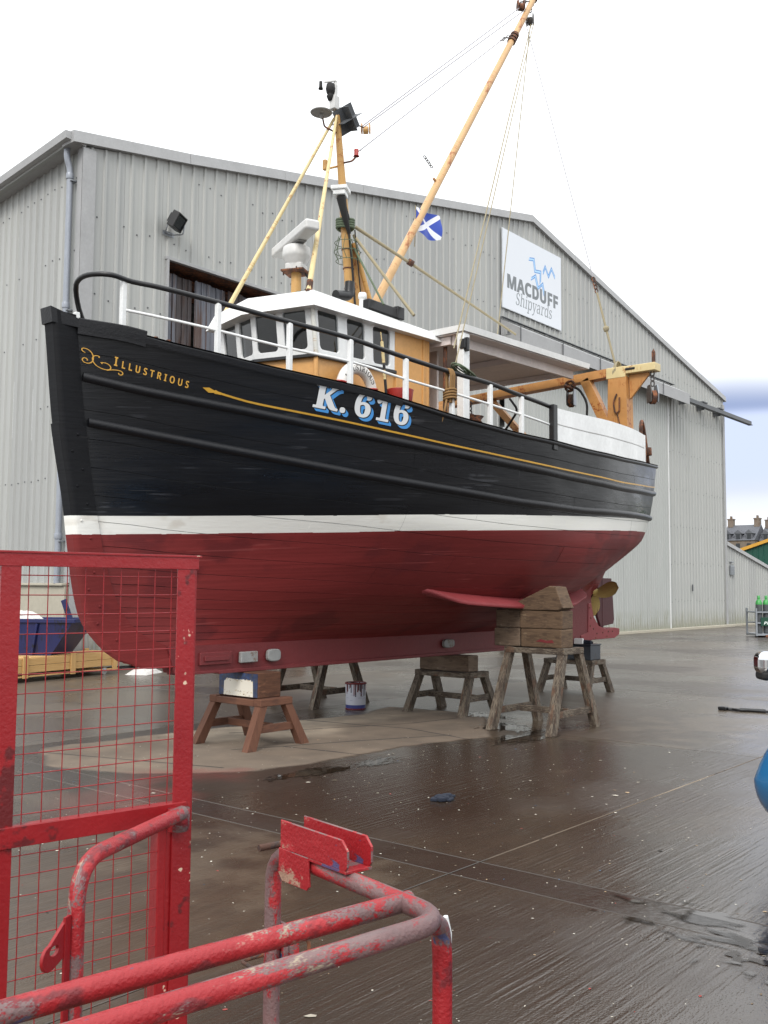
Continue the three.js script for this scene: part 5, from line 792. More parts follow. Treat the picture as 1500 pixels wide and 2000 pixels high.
{ // gallows across the stern
  const g = new THREE.Group(); g.name = 'stern_gantry'; g.userData.label = 'yellow ochre steel gantry with hanging blocks over the stern'; boat.add(g); const s = 5.6;
  part('crossbeam', [hexa([[s - 0.09, 4.57, -1.62], [s + 0.09, 4.57, -1.62], [s + 0.09, 4.69, 1.42], [s - 0.09, 4.69, 1.42]], [[s - 0.09, 4.68, -1.62], [s + 0.09, 4.68, -1.62], [s + 0.09, 4.81, 1.42], [s - 0.09, 4.81, 1.42]])], M.gantry, g);
  part('outrigger', [box(0.2, 0.11, 0.74, s, 4.695, 1.78, 0.01), box(0.21, 0.16, 0.30, s, 4.65, 1.56, 0.01)], M.cream, g); part('outrigger_slot', box(0.22, 0.035, 0.15, s, 4.74, 1.78, 0.012), M.blackRubber, g);
  part('gantry_post', [hexa([[s - 0.1, 2.85, 1.40], [s - 0.1, 2.85, 1.74], [s + 0.1, 2.85, 1.74], [s + 0.1, 2.85, 1.40]], [[s - 0.1, 4.66, 1.44], [s - 0.1, 4.66, 1.72], [s + 0.1, 4.66, 1.72], [s + 0.1, 4.66, 1.44]])], M.gantry, g); part('gantry_post', [box(0.2, 1.8, 0.22, s, 2.82, -1.5, 0.01)], M.gantry, g);
  part('gusset', [prism([[4.69, 1.725], [4.69, 2.02], [4.66, 2.03], [4.36, 1.76], [4.34, 1.735]].map(([y, z]) => [z, y]), s - 0.02, s + 0.02, 'zy', 0.004)], M.gantry, g);
  part('brace', [bar([s - 0.02, 4.70, 1.05], [s - 0.02, 3.75, 1.50], 0.14, 0.14, 0.006), bar([s, 4.60, -1.1], [s, 3.75, -1.5], 0.12, 0.12, 0.006)], M.gantry, g); part('strut', [bar([s + 0.0, 4.56, 1.10], [s + 0.9, 3.3, 1.16], 0.07, 0.07, 0.006)], M.rust, g); part('strut', [bar([s, 4.58, -0.6], [s + 0.0, 3.6, 0.32], 0.10, 0.10, 0.006)], M.gantry, g);
  part('hydraulic_hose', pipe([[s - 0.12, 4.62, 0.86], [s - 0.14, 4.56, 1.0], [s - 0.12, 4.35, 1.12], [s - 0.12, 3.9, 1.1], [s - 0.1, 3.4, 1.1]], 0.018, { f: 0.1, n: 8 }), M.blackRubber, g); part('hydraulic_hose', pipe([[s - 0.12, 4.56, -0.2], [s - 0.2, 4.35, 0.0], [s - 0.18, 4.0, -0.3], [s - 0.1, 3.7, -0.1]], 0.018, { f: 0.1, n: 8 }), M.blackRubber, g);
  part('pad_eye', [pipe([[s - 0.11, 4.66, 0.80], [s - 0.2, 4.62, 0.80], [s - 0.2, 4.58, 0.88], [s - 0.11, 4.56, 0.9]], 0.022, { f: 0.03, n: 8 }), (() => { const p = []; for (let i = 0; i < 14; i++) { const a = i / 14 * 6.283; p.push([s - 0.14, 4.62 + 0.075 * Math.sin(a), 0.85 + 0.075 * Math.cos(a)]); } return pipe(p, 0.02, { closed: true, n: 8 }); })()], M.rust, g);
  part('pin', [pipe([[s, 4.8, 2.09], [s, 4.97, 2.09]], 0.026, { n: 10 }), lathe([[0.026, 0], [0.001, 0.05]], s, 4.97, 2.09, 10)], M.rust, g);
  part('hook_chain', chainLinks([s - 0.02, 4.60, 1.60], [s - 0.13, 4.02, 1.60], 1, 0.001).slice(0, 0).concat([pipe([[s - 0.115, 4.42, 1.58], [s - 0.14, 4.30, 1.54], [s - 0.13, 4.14, 1.56], [s - 0.12, 4.16, 1.62], [s - 0.13, 4.36, 1.63]], 0.012, { f: 0.03, n: 8 }), pipe([[s - 0.12, 4.16, 1.58], [s - 0.12, 3.92, 1.64]], 0.008, { n: 6 })]), M.rust, g);
}
{ // stern roller frame and the pot hauler inside
  part('roller_frame', [pipe([[6.62, 3.5, 1.42], [6.60, 4.12, 1.42], [6.72, 4.24, 1.38], [6.90, 4.12, 1.33], [7.12, 3.56, 1.30]], 0.028, { f: 0.1, n: 10 }), pipe([[6.80, 3.55, 1.38], [6.76, 4.0, 1.40]], 0.035, { n: 10 }), lathe([[0.001, 0.07], [0.07, 0.06], [0.075, -0.06], [0.001, -0.07]], 6.98, 3.78, 1.34, 14)], M.rust, boat);
  part('pot_hauler', [pipe([[3.3, 2.8, 0.5], [3.3, 3.75, 0.5]], 0.04), box(0.2, 0.24, 0.2, 3.3, 3.7, 0.5, 0.03), lathe([[0.001, 0.05], [0.14, 0.05], [0.10, 0], [0.14, -0.05], [0.001, -0.05]], 3.3, 3.84, 0.62, 16)], M.rust, boat);
  part('bulkhead_pipe', [pipe([[2.35, 2.8, 0.86], [2.35, 4.6, 0.86]], 0.025), lathe([[0.001, 0.1], [0.05, 0.08], [0.05, 0]], 2.35, 3.62, 0.86, 10)], M.rust, boat);
  part('deck_bolt', [lathe([[0.001, 0.05], [0.02, 0.045], [0.02, 0.03], [0.011, 0.03], [0.011, -0.06]], -1.62, 3.93, 0.42, 10), lathe([[0.001, 0.05], [0.02, 0.045], [0.02, 0.03], [0.011, 0.03], [0.011, -0.06]], -1.50, 3.92, 0.45, 10)], M.rust, boat);
}
// ---------------------------------------------------------------- things on and about the boat
function ring(name, c, R, r, m, parent, a0 = 0, a1 = 6.2832, nSeg = 40) { const p = []; for (let i = 0; i <= nSeg; i++) { const a = lerp(a0, a1, i / nSeg); p.push([c[0] + R * Math.cos(a), c[1] + R * Math.sin(a), c[2]]); } return part(name, pipe(p, r, { n: 16 }), m, parent); }
{
  const b = thing('lifebuoy', 'white lifebuoy lettered with the boat name, leaning on the ochre wheelhouse wall', 'lifebuoy', [0.68, 3.45, 0.90]);
  const c = document.createElement('canvas'); c.width = 1024; c.height = 128; const x = c.getContext('2d'); x.fillStyle = '#dcdad6'; x.fillRect(0, 0, 1024, 128); x.fillStyle = '#33302f'; x.font = 'bold 52px serif'; x.textAlign = 'center';
  const t = new THREE.CanvasTexture(c); const word = 'ILLUSTRIOUS'; [...word].forEach((q, i) => x.fillText(q, 512 + (i - 5) * 34, 84)); t.colorSpace = THREE.SRGBColorSpace; t.wrapS = t.wrapT = THREE.RepeatWrapping;
  const m = new THREE.MeshPhysicalMaterial({ map: t, roughness: 0.5 }); m.name = 'buoyFace';
  const R = 0.25, r = 0.066, rows = []; for (let j = 0; j <= 20; j++) { const row = []; for (let i = 0; i <= 60; i++) { const a = Math.PI * 1.5 - i / 60 * 6.2832, q = Math.PI * 0.5 + j / 20 * 6.2832, rr = R + r * Math.cos(q - Math.PI / 2) , z = 0.8 * r * Math.sin(q - Math.PI / 2); row.push([[rr * Math.cos(a), 0.32 + rr * Math.sin(a), z], [Math.cos(q - Math.PI / 2) * Math.cos(a), Math.cos(q - Math.PI / 2) * Math.sin(a), Math.sin(q - Math.PI / 2)], [i / 60, (((q - Math.PI / 2) / 6.2832 + 1.0) % 1) < 0 ? 0 : j / 20 < 0.5 ? 1 - j / 10 : 0.02]]); } rows.push(row); }
  part('ring', sheet(rows), m, b);
  for (const a of [0.1, Math.PI - 0.1, Math.PI / 2 + Math.PI, ]) { const p = []; for (let i = 0; i <= 14; i++) { const q = i / 14 * 6.2832, rr = R + (r + 0.005) * Math.cos(q); p.push([rr * Math.cos(a), 0.32 + rr * Math.sin(a), 0.8 * (r + 0.006) * Math.sin(q)]); } part('strap', p.length ? [-0.03, -0.01, 0.01, 0.03].map((o) => pipe(p.map(([X, Yy, Z]) => [X - Math.sin(a) * o, Yy + Math.cos(a) * o, Z]), 0.012, { n: 6 })) : [], M.redBucket, b); }
}
lone('red_bucket', [lathe([[0.001, 0], [0.12, 0], [0.15, 0.30], [0.155, 0.31], [0.145, 0.31], [0.12, 0.02], [0.001, 0.02]], 0, 0, 0, 24)], M.redBucket, 'red plastic bucket behind the bulwark, below the wheelhouse side windows', 'bucket', [1.15, 3.52, 1.12]);
{ const p = thing('marker_pole', 'black and white striped marker pole leaning beside the red bucket', 'pole', [1.02, 3.3, 1.08]); part('pole', pipe([[0.0, 0, 0], [-0.10, 0.78, 0.0]], 0.016), M.black, p); part('white_sleeve', [pipe([[-0.105, 0.80, 0], [-0.14, 1.03, 0]], 0.018), pipe([[-0.14, 1.03, 0], [-0.16, 1.13, 0]], 0.006), pipe([[-0.085, 0.62, 0], [-0.1, 0.72, 0]], 0.017)], M.cream, p); }
{ // rope hitched over the rail
  const s = 1.27, z = hullB(s, sheer(s)) - 0.055, y = 3.975, g = []; for (let k = 0; k < 3; k++) { const o = (k - 1) * 0.03; g.push(pipe([[s + o, y - 0.34, z + 0.02], [s + o, y - 0.02, z + 0.035], [s + o, y + 0.035, z], [s + o + 0.01, y, z - 0.035], [s + o, y - 0.3, z - 0.02]], 0.014, { f: 0.03, n: 8 })); }
  for (let k = 0; k < 4; k++) { const p = []; for (let i = 0; i < 14; i++) { const a = i / 14 * 6.283; p.push([s + 0.075 * Math.cos(a), y - 0.30 + 0.03 * k + 0.015 * Math.sin(a), z + 0.06 * Math.sin(a)]); } g.push(pipe(p, 0.014, { closed: true, n: 8 })); }
  g.push(pipe([[s - 0.06, y - 0.3, z], [s - 0.13, y - 0.42, z + 0.03], [s - 0.14, y - 0.6, z - 0.02]], 0.012, { f: 0.05, n: 8 }));
  lone('mooring_rope', g, M.ropeBrown, 'brown rope hitched over the black guard rail, abreast of the wheelhouse back', 'rope');
  const h = []; for (let k = 0; k < 4; k++) { const p = []; for (let i = 0; i < 14; i++) { const a = i / 14 * 6.283; p.push([s + 0.2 + 0.16 * Math.cos(a) + 0.02 * k, y + 0.05 - 0.05 * Math.cos(a) + 0.02 * Math.sin(a + k), z + 0.05 * Math.sin(a) + 0.015 * k]); } h.push(pipe(p, 0.010, { closed: true, n: 6 })); }
  lone('green_rope', h, M.ropeGreen, 'small bunch of green rope tied on the guard rail beside the brown hitch', 'rope');
}
{ // flag of St Andrew
  const c = document.createElement('canvas'); c.width = 256; c.height = 160; const x = c.getContext('2d'); x.fillStyle = '#3d55b4'; x.fillRect(0, 0, 256, 160); x.strokeStyle = '#f0f2f8'; x.lineWidth = 30; x.beginPath(); x.moveTo(0, 0); x.lineTo(256, 160); x.moveTo(256, 0); x.lineTo(0, 160); x.stroke();
  const t = new THREE.CanvasTexture(c); t.colorSpace = THREE.SRGBColorSpace; const m = new THREE.MeshPhysicalMaterial({ map: t, roughness: 0.8, transmission: 0.3, thickness: 0 }); m.name = 'flagCloth'; m.roughness = 0.95;
  const rows = []; for (let j = 0; j <= 8; j++) { const r = []; for (let i = 0; i <= 14; i++) { const u = i / 14, v = j / 8, w = 0.035 * Math.sin(u * 7 + v * 1.5) * (0.3 + u); r.push([[0.02 + 0.52 * u, 0.30 * v + 0.03 * u * (v - 0.3) - 0.05 * Math.sin(u * 3.1) * (1 - v), w + 0.02 * Math.sin(v * 5) * u], [0, 0, 1], [u, v]]); } rows.push(r); }
  const g = sheet(rows); g.computeVertexNormals(); const f = thing('saltire_flag', 'small blue flag with white diagonal cross flying from the slanting boom', 'flag', [2.78, 6.40, 0.04]); part('cloth', g, m, f); part('halyard', pipe([[0.0, -0.25, 0], [0.02, 0.0, 0], [0.02, 0.32, 0]], 0.006, { n: 6 }), M.ropeTan, f);
}
function block(label, x, y, z, r, turn, hang, ch) { const o = thing('pulley_block', label, 'pulley', [x, y, z]); const p = pulley(0, 0, 0, r, turn); part('cheek', p.cheeks[0], M.blockSteel, o); part('cheek', p.cheeks[1], M.galv, o); part('sheave', p.sheave, M.rust, o); part('shackle', chainLinks([0, r * 1.05, 0], [0, hang, 0], ch, 0.010), M.chain, o); }
block('steel pulley block hanging from the outboard end of the ochre gantry', 5.6, 4.37, 2.07, 0.115, 0.8, 0.33, 3);
block('rusty pulley block hanging under the middle of the gantry beam', 5.46, 4.44, 0.87, 0.115, 0.3, 0.17, 1);
block('small dark pulley block seen through the rails under the canopy edge', 5.5, 4.28, -0.95, 0.11, 0.3, 0.32, 3);
{ const g = [], r = rng(5); for (let k = 0; k < 9; k++) { const p = []; for (let i = 0; i < 16; i++) { const a = i / 16 * 6.283; p.push([0.26 * Math.cos(a) + 0.03 * (r() - .5), 0.04 + 0.035 * k + 0.015 * Math.sin(3 * a + k), 0.26 * Math.sin(a) + 0.03 * (r() - .5)]); } g.push(pipe(p, 0.018, { closed: true, n: 6 })); } lone('coiled_line', g, M.ropeTan, 'coil of pale rope on the after deck behind the black rail post', 'rope', [3.25, 3.15, 1.45]); }

// ---------------------------------------------------------------- trestles and packing under the keel and bilge
function trestle(label, [x, y, z], h, bx, bz, tx, tz, m, group) {
  const t = thing('trestle', label, 'trestle', [x, y, z], 0, group), lg = 0.085, th = 0.075;
  const cr = [[-1, 1], [1, 1], [1, -1], [-1, -1]], foot = ([a, b]) => [a * bx / 2, 0, b * bz / 2], head = ([a, b]) => [a * (tx / 2 - 0.05), h - 0.03, b * (tz / 2 - 0.05)];
  for (const c of cr) { const f = foot(c), p = head(c), o = lg / 2, e = o * 1.15; part('leg', uvLong(hexa([[f[0] - e * 1.25, 0, f[2] - o], [f[0] - e * 1.25, 0, f[2] + o], [f[0] + e * 1.25, 0, f[2] + o], [f[0] + e * 1.25, 0, f[2] - o]], [[p[0] - e, h - th, p[2] - o], [p[0] - e, h - th, p[2] + o], [p[0] + e, h - th, p[2] + o], [p[0] + e, h - th, p[2] - o]])), m, t); }
  const at = (c, k) => { const f = foot(c), p = head(c); return [lerp(f[0], p[0], k), k * h, lerp(f[2], p[2], k)]; }, k = clamp(0.21 / h, 0.2, 0.4);
  for (const e of [0, 1]) { const a = at(cr[e ? 3 : 0], k), b = at(cr[e ? 2 : 1], k); part('stretcher', bar(a, b, 0.035, 0.08, 0.005), m, t); }
  part('long_stretcher', bar([0, k * h + 0.002, bz / 2 - 0.07], [0, k * h + 0.002, -bz / 2 + 0.07], 0.04, 0.075, 0.005), m, t);
  part('top_rail', [box(tx, th, 0.11, 0, h - th, tz / 2 - 0.055, 0.008), box(tx, th, 0.11, 0, h - th, -tz / 2 + 0.055, 0.008), box(0.10, th - 0.01, tz - 0.22, -tx / 2 + 0.05, h - th, 0, 0.006), box(0.10, th - 0.01, tz - 0.22, tx / 2 - 0.05, h - th, 0, 0.006)], m, t);
  part('top_plank', box(tx - 0.21, 0.03, tz - 0.23, 0, h - 0.055, 0, 0.004), m, t);
}
const TG = 'trestles that prop the boat up';
trestle('low reddish brown wooden trestle under the forefoot, nearest the mesh panel', [0.02, 0, 0.02], 0.50, 0.76, 0.80, 0.46, 0.80, M.redWood, TG);
trestle('low grey brown trestle under the middle of the keel, beyond the paint tin', [3.66, 0, 0.02], 0.55, 0.78, 0.90, 0.44, 0.92, M.peeled, TG);
trestle('low trestle under the after end of the keel with a blue black box on it', [7.08, 0, 0.0], 0.53, 0.80, 0.86, 0.46, 0.88, M.peeled, TG);
trestle('tall trestle with peeling cream paint under the near bilge, stacked with timber blocks', [3.16, 0, 1.74], 0.96, 1.06, 0.80, 0.48, 0.82, M.peeled, TG);
trestle('tall dark trestle under the far bilge, seen behind the paint tin', [3.1, 0, -1.92], 0.96, 1.06, 0.84, 0.48, 0.84, M.peeled, TG);
painted('boxPaint', 0x2c3440, { map: rep(tStain, 0.5), roughness: 0.4 });
const crackedBox = (w, h, d) => box(w, h, d, 0, 0, 0, 0.012);
{ // packing
  const b = thing('timber_block', 'timber block with a white and blue painted face on the reddish front trestle', 'timber', [-0.0, 0.50, 0.02], 0, 'blocks on the trestles'); part('block', box(0.32, 0.262, 0.62, 0, 0, 0, 0.012), M.timberRed, b);
  const c = document.createElement('canvas'); c.width = 512; c.height = 200; const x = c.getContext('2d'), r = rng(3); x.fillStyle = '#2c3a5c'; x.fillRect(0, 0, 512, 200); for (let i = 0; i < 700; i++) { x.fillStyle = ['#26304a', '#34507e', '#4c4440', '#3a4662'][Math.floor(r() * 4)]; x.globalAlpha = 0.35; x.beginPath(); x.arc(r() * 512, r() * 200, 3 + r() * 14, 0, 7); x.fill(); }
  x.globalAlpha = 1; x.fillStyle = '#d9d5c8'; x.beginPath(); x.moveTo(62, 200); for (let i = 0; i <= 40; i++) x.lineTo(66 + i * 9.6, 52 + 10 * r() + (i < 3 ? 30 - 10 * i : 0) + (i > 37 ? 12 : 0)); x.lineTo(455, 200); x.fill(); for (let i = 0; i < 90; i++) { x.fillStyle = ['#c9bb8e', '#4c3a2c', '#b9a988', '#8d6a44'][Math.floor(r() * 4)]; x.beginPath(); const q = r(); x.ellipse(70 + r() * 380, q < 0.6 ? 150 + r() * 50 : 55 + r() * 20, 1 + r() * 5, 1 + r() * 4, 0, 0, 7); x.fill(); }
  const t = new THREE.CanvasTexture(c); t.colorSpace = THREE.SRGBColorSpace; const m = new THREE.MeshPhysicalMaterial({ map: t, roughness: 0.6 }); m.name = 'paintedFace'; const g = plain(new THREE.PlaneGeometry(0.595, 0.24)); g.rotateY(-Math.PI / 2); part('painted_face', g.translate(-0.163, 0.131, 0), m, b);
}
{
  lone('timber_block', box(0.24, 0.212, 0.80, 0, 0, 0, 0.014), M.timber, 'dark weathered timber block on the middle keel trestle', 'timber', [3.62, 0.55, 0.0], 0.02, 'blocks on the trestles');
  const bx = thing('blue_box', 'blue black box with splashed paint on the after trestle, below the propeller', 'box', [7.02, 0.53, 0.10]); part('box_body', box(0.34, 0.23, 0.62, 0, 0, 0, 0.012), M.boxPaint, bx); part('lid', box(0.36, 0.02, 0.64, 0, 0.23, 0, 0.005), M.boxPaint, bx);
  lone('white_carton', box(0.10, 0.09, 0.14, 0, 0, 0, 0.01), M.white, 'small white carton on top of the blue black box', 'carton', [6.86, 0.78, 0.2], 0.3);
  { const g = [], r = rng(14); for (let i = 0; i < 9; i++) g.push(box(0.05 + 0.05 * r(), 0.03 + 0.03 * r(), 0.05 + 0.04 * r(), -0.1 + 0.2 * r(), 0.02 * r(), -0.1 + 0.22 * r(), 0.012, r() * 3)); lone('black_scraps', g, M.cloth, 'black scraps lying on the blue black box beside the carton', 'scraps', [6.96, 0.78, 0.27]); }
  const K = [[0.0, 0.0, 0.42, 'lower inner'], [0.0, 0.0, 0, '']];
  const put = (label, y, z, d, m, turn, sx = 0.24, dx = 0) => lone('timber_block', box(sx, 0.218, d, 0, 0, 0, 0.014), m, label, 'timber', [3.08 + dx, y, z], turn, 'blocks on the trestles');
  put('lower inboard block of the stack on the peeling tall trestle', 0.96, 1.35, 0.36, M.timber, 0.02, 0.26, 0.0); put('lower outboard block of the stack, smeared with red, on the peeling tall trestle', 0.96, 1.83, 0.56, M.timberPale, -0.03, 0.27);
  { const m = prism([[-0.12, 0.07], [-0.05, 0.10], [0.03, 0.085], [0.11, 0.095], [0.13, 0.06], [0.04, 0.055], [-0.03, 0.065]], -0.0015, 0.0015, 'zy'); const o = scene.children[scene.children.length - 1]; part('red_smear', m.translate(-0.1365, 0, 0.05), M.redHull, o); }
  put('upper inboard block of the stack on the peeling tall trestle', 1.18, 1.36, 0.35, M.timber, -0.02, 0.25, 0.01); put('upper outboard block of the stack on the peeling tall trestle, under the wedge', 1.18, 1.82, 0.57, M.timberPale, 0.03, 0.27, 0.005);
  { const g = prism([[-0.46, 0.0], [0.27, 0.0], [0.335, 0.03], [0.235, 0.275], [0.15, 0.285], [-0.42, 0.035]], -0.13, 0.13, 'xy', 0.008); g.rotateY(-Math.PI / 2); lone('timber_wedge', metres(g), M.timberPale, 'split timber wedge with a pale end, topmost on the tall stack, against the bilge', 'timber', [3.06, 1.40, 1.80]); }
  for (const [y, z, d] of [[0.96, -1.9, 0.7], [1.18, -1.92, 0.66]]) lone('timber_block', box(0.25, 0.218, d, 0, 0, 0, 0.014), M.timber, y < 1 ? 'lower block on the dark trestle under the far bilge' : 'upper block on the dark trestle under the far bilge', 'timber', [3.1, y, z], 0.02, 'blocks on the trestles');
}
{ // paint tin
  const t = thing('paint_tin', 'white paint tin with dark drips standing on the dry concrete under the boat', 'paint tin', [2.98, 0, -1.10]);
  const c = document.createElement('canvas'); c.width = 512; c.height = 256; const x = c.getContext('2d'), r = rng(6); x.fillStyle = '#b9bcc6'; x.fillRect(0, 0, 512, 256); x.fillStyle = '#2c3574'; x.fillRect(0, 212, 512, 44); for (let i = 0; i < 60; i++) { x.fillStyle = ['#4a2428', '#6a3030', '#33303a'][i % 3]; const a = r() * 512, l = 20 + r() * 110; x.fillRect(a, 0, 3 + r() * 9, l); } for (let i = 0; i < 14; i++) { x.fillStyle = '#8a8fa4'; x.fillRect(r() * 512, 80 + r() * 110, 20 + r() * 30, 4); }
  const m = new THREE.MeshPhysicalMaterial({ map: new THREE.CanvasTexture(c), roughness: 0.45 }); m.map.colorSpace = THREE.SRGBColorSpace; m.name = 'tinSide'; const g = plain(new THREE.CylinderGeometry(0.142, 0.135, 0.345, 28, 1, true)); part('tin_side', g.translate(0, 0.1775, 0), m, t);
  part('rim', [lathe([[0.13, 0.34], [0.147, 0.34], [0.15, 0.352], [0.142, 0.362], [0.13, 0.355]], 0, 0, 0, 28), lathe([[0.13, 0.0], [0.139, 0.0], [0.141, 0.012], [0.135, 0.018]], 0, 0, 0, 28)], M.redHull, t); part('lid', lathe([[0.001, 0.325], [0.13, 0.325], [0.132, 0.34]], 0, 0, 0, 24), M.redHull, t);
}
// ---------------------------------------------------------------- behind the bow: skip, crate on castors, sacks
{
  const L = 3.2, D = 1.0, H = 1.02, s = thing('skip', 'deep blue steel rubbish skip beside the plinth at the left corner of the shed', 'skip', [2.17, 0, -9.03], Math.atan2(-0.835, 0.55));
  const w = (a, b) => [[a[0], a[1], a[2]], b];
  const out = [[-L / 2, H, -D / 2], [-L / 2, H, D / 2], [L / 2, H, D / 2], [L / 2, H, -D / 2]], inn = [[-L / 2 + 0.62, 0.14, -D / 2 + 0.08], [-L / 2 + 0.62, 0.14, D / 2 - 0.08], [L / 2 - 0.62, 0.14, D / 2 - 0.08], [L / 2 - 0.62, 0.14, -D / 2 + 0.08]];
  const wall = (i, j) => { const n = 0.03, f = (p) => [p[0] * (1 - n), p[1], p[2] * (1 - 3 * n)]; return hexa([inn[i], inn[j], f(inn[j]), f(inn[i])], [out[i], out[j], f(out[j]), f(out[i])]); };
  part('skip_wall', [wall(0, 1), wall(1, 2), wall(2, 3), wall(3, 0)], M.skipBlue, s); part('skip_floor', box(L - 1.3, 0.03, D - 0.2, 0, 0.12, 0, 0), M.skipBlue, s);
  part('rim', [box(L + 0.08, 0.07, 0.07, 0, H - 0.03, D / 2, 0.01), box(L + 0.08, 0.07, 0.07, 0, H - 0.03, -D / 2, 0.01), box(0.07, 0.072, D, -L / 2, H - 0.03, 0, 0.01), box(0.07, 0.072, D, L / 2, H - 0.03, 0, 0.01)], M.skipBlue, s); part('lifting_lug', [1, -1].map((k) => bar([L / 2 - 0.05, H, k * (D / 2 - 0.02)], [L / 2 - 0.20, H + 0.38, k * (D / 2 - 0.02)], 0.04, 0.10, 0.01)), M.skipBlue, s);
  part('rib', [-0.5, 0, 0.5].map((q) => bar([q * 1.6, 0.16, D / 2 - 0.06], [q * 1.9, H - 0.04, D / 2 + 0.01], 0.05, 0.05, 0.006)), M.skipBlue, s);
  for (const [nm, px, sx, lab, sd] of [['a', -0.75, 0.5, 'crumpled white plastic sheet heaped in the skip, left heap', 4], ['b', 0.25, 0.6, 'crumpled white plastic sheet heaped in the blue skip, right heap', 8]]) {
    const n = fbm(6, 600 + sd, 4), rows = []; for (let j = 0; j <= 16; j++) { const row = []; for (let i = 0; i <= 24; i++) { const u = i / 24, v = j / 16, e = Math.sin(u * 3.1416) * Math.sin(v * 3.1416); row.push([[px + (u - 0.5) * 2 * sx, H - 0.12 + 0.30 * Math.sqrt(Math.max(0, e)) * (0.35 + 1.1 * n(u * 0.9, v * 0.9)), (v - 0.5) * 0.84], [0, 1, 0], [u, v]]); } rows.push(row); }
    const g = sheet(rows); g.computeVertexNormals(); const o = lone('plastic_sheet', g, M.sackWhite, lab, 'plastic sheet', [2.17, 0, -9.03], Math.atan2(-0.835, 0.55), 'white sheets in the skip');
  }
}
{
  const turn = Math.atan2(0.46, 2.35), c = thing('wooden_crate', 'long low crate of pale new boards on castors in front of the blue skip', 'crate', [2.30, 0, -8.02], turn); const L = 3.3, D = 0.72;
  for (const k of [1, -1]) for (let i = 0; i < 2; i++) part('board', box(L, 0.118, 0.022, 0, 0.16 + 0.124 * i, k * (D / 2 - 0.02), 0.004), M.pine, c);
  for (const x of [-L / 2 + 0.1, -0.55, 0.52, L / 2 - 0.1]) for (const k of [1, -1]) part('post', uvLong(box(0.11, 0.38, 0.026, x, 0.07, k * (D / 2 + 0.004), 0.004)), M.pine, c);
  for (const x of [-L / 2, L / 2]) part('end_board', [box(0.022, 0.118, D - 0.04, x, 0.16, 0, 0.004), box(0.022, 0.118, D - 0.04, x, 0.284, 0, 0.004)], M.pine, c);
  for (const k of [1, 0, -1]) part('bottom_board', box(L, 0.022, 0.10, 0, 0.085, k * (D / 2 - 0.05), 0.004), M.pine, c); part('top_cover', box(L - 0.02, 0.02, D - 0.08, 0, 0.395, 0, 0.004), M.pine, c);
  for (const x of [-L / 2 + 0.35, L / 2 - 0.35]) for (const k of [1, -1]) { const w = new THREE.CylinderGeometry(0.062, 0.062, 0.035, 20); w.rotateX(Math.PI / 2); const q = part('castor', metres(plain(w)).translate(x, 0.064, k * (D / 2 - 0.02)), M.greyPlastic, c); part('castor_fork', box(0.08, 0.05, 0.06, x, 0.075, k * (D / 2 - 0.02), 0.006), M.galv, q); }
}
{ const n = fbm(5, 700, 4), rows = []; for (let j = 0; j <= 12; j++) { const row = []; for (let i = 0; i <= 20; i++) { const u = i / 20, v = j / 12, e = Math.sin(u * 3.1416) * Math.sin(v * 3.1416); row.push([[(u - 0.5) * 0.75, 0.14 * Math.sqrt(Math.max(0, e)) * (0.3 + n(u * 0.9, v * 0.9)) + 0.002, (v - 0.5) * 0.45], [0, 1, 0], [u, v]]); } rows.push(row); } const g = sheet(rows); g.computeVertexNormals(); lone('empty_sack', g, M.sackWhite, 'flat empty white sack on the wet ground past the right end of the crate', 'sack', [4.3, 0, -7.6], 0.5); }

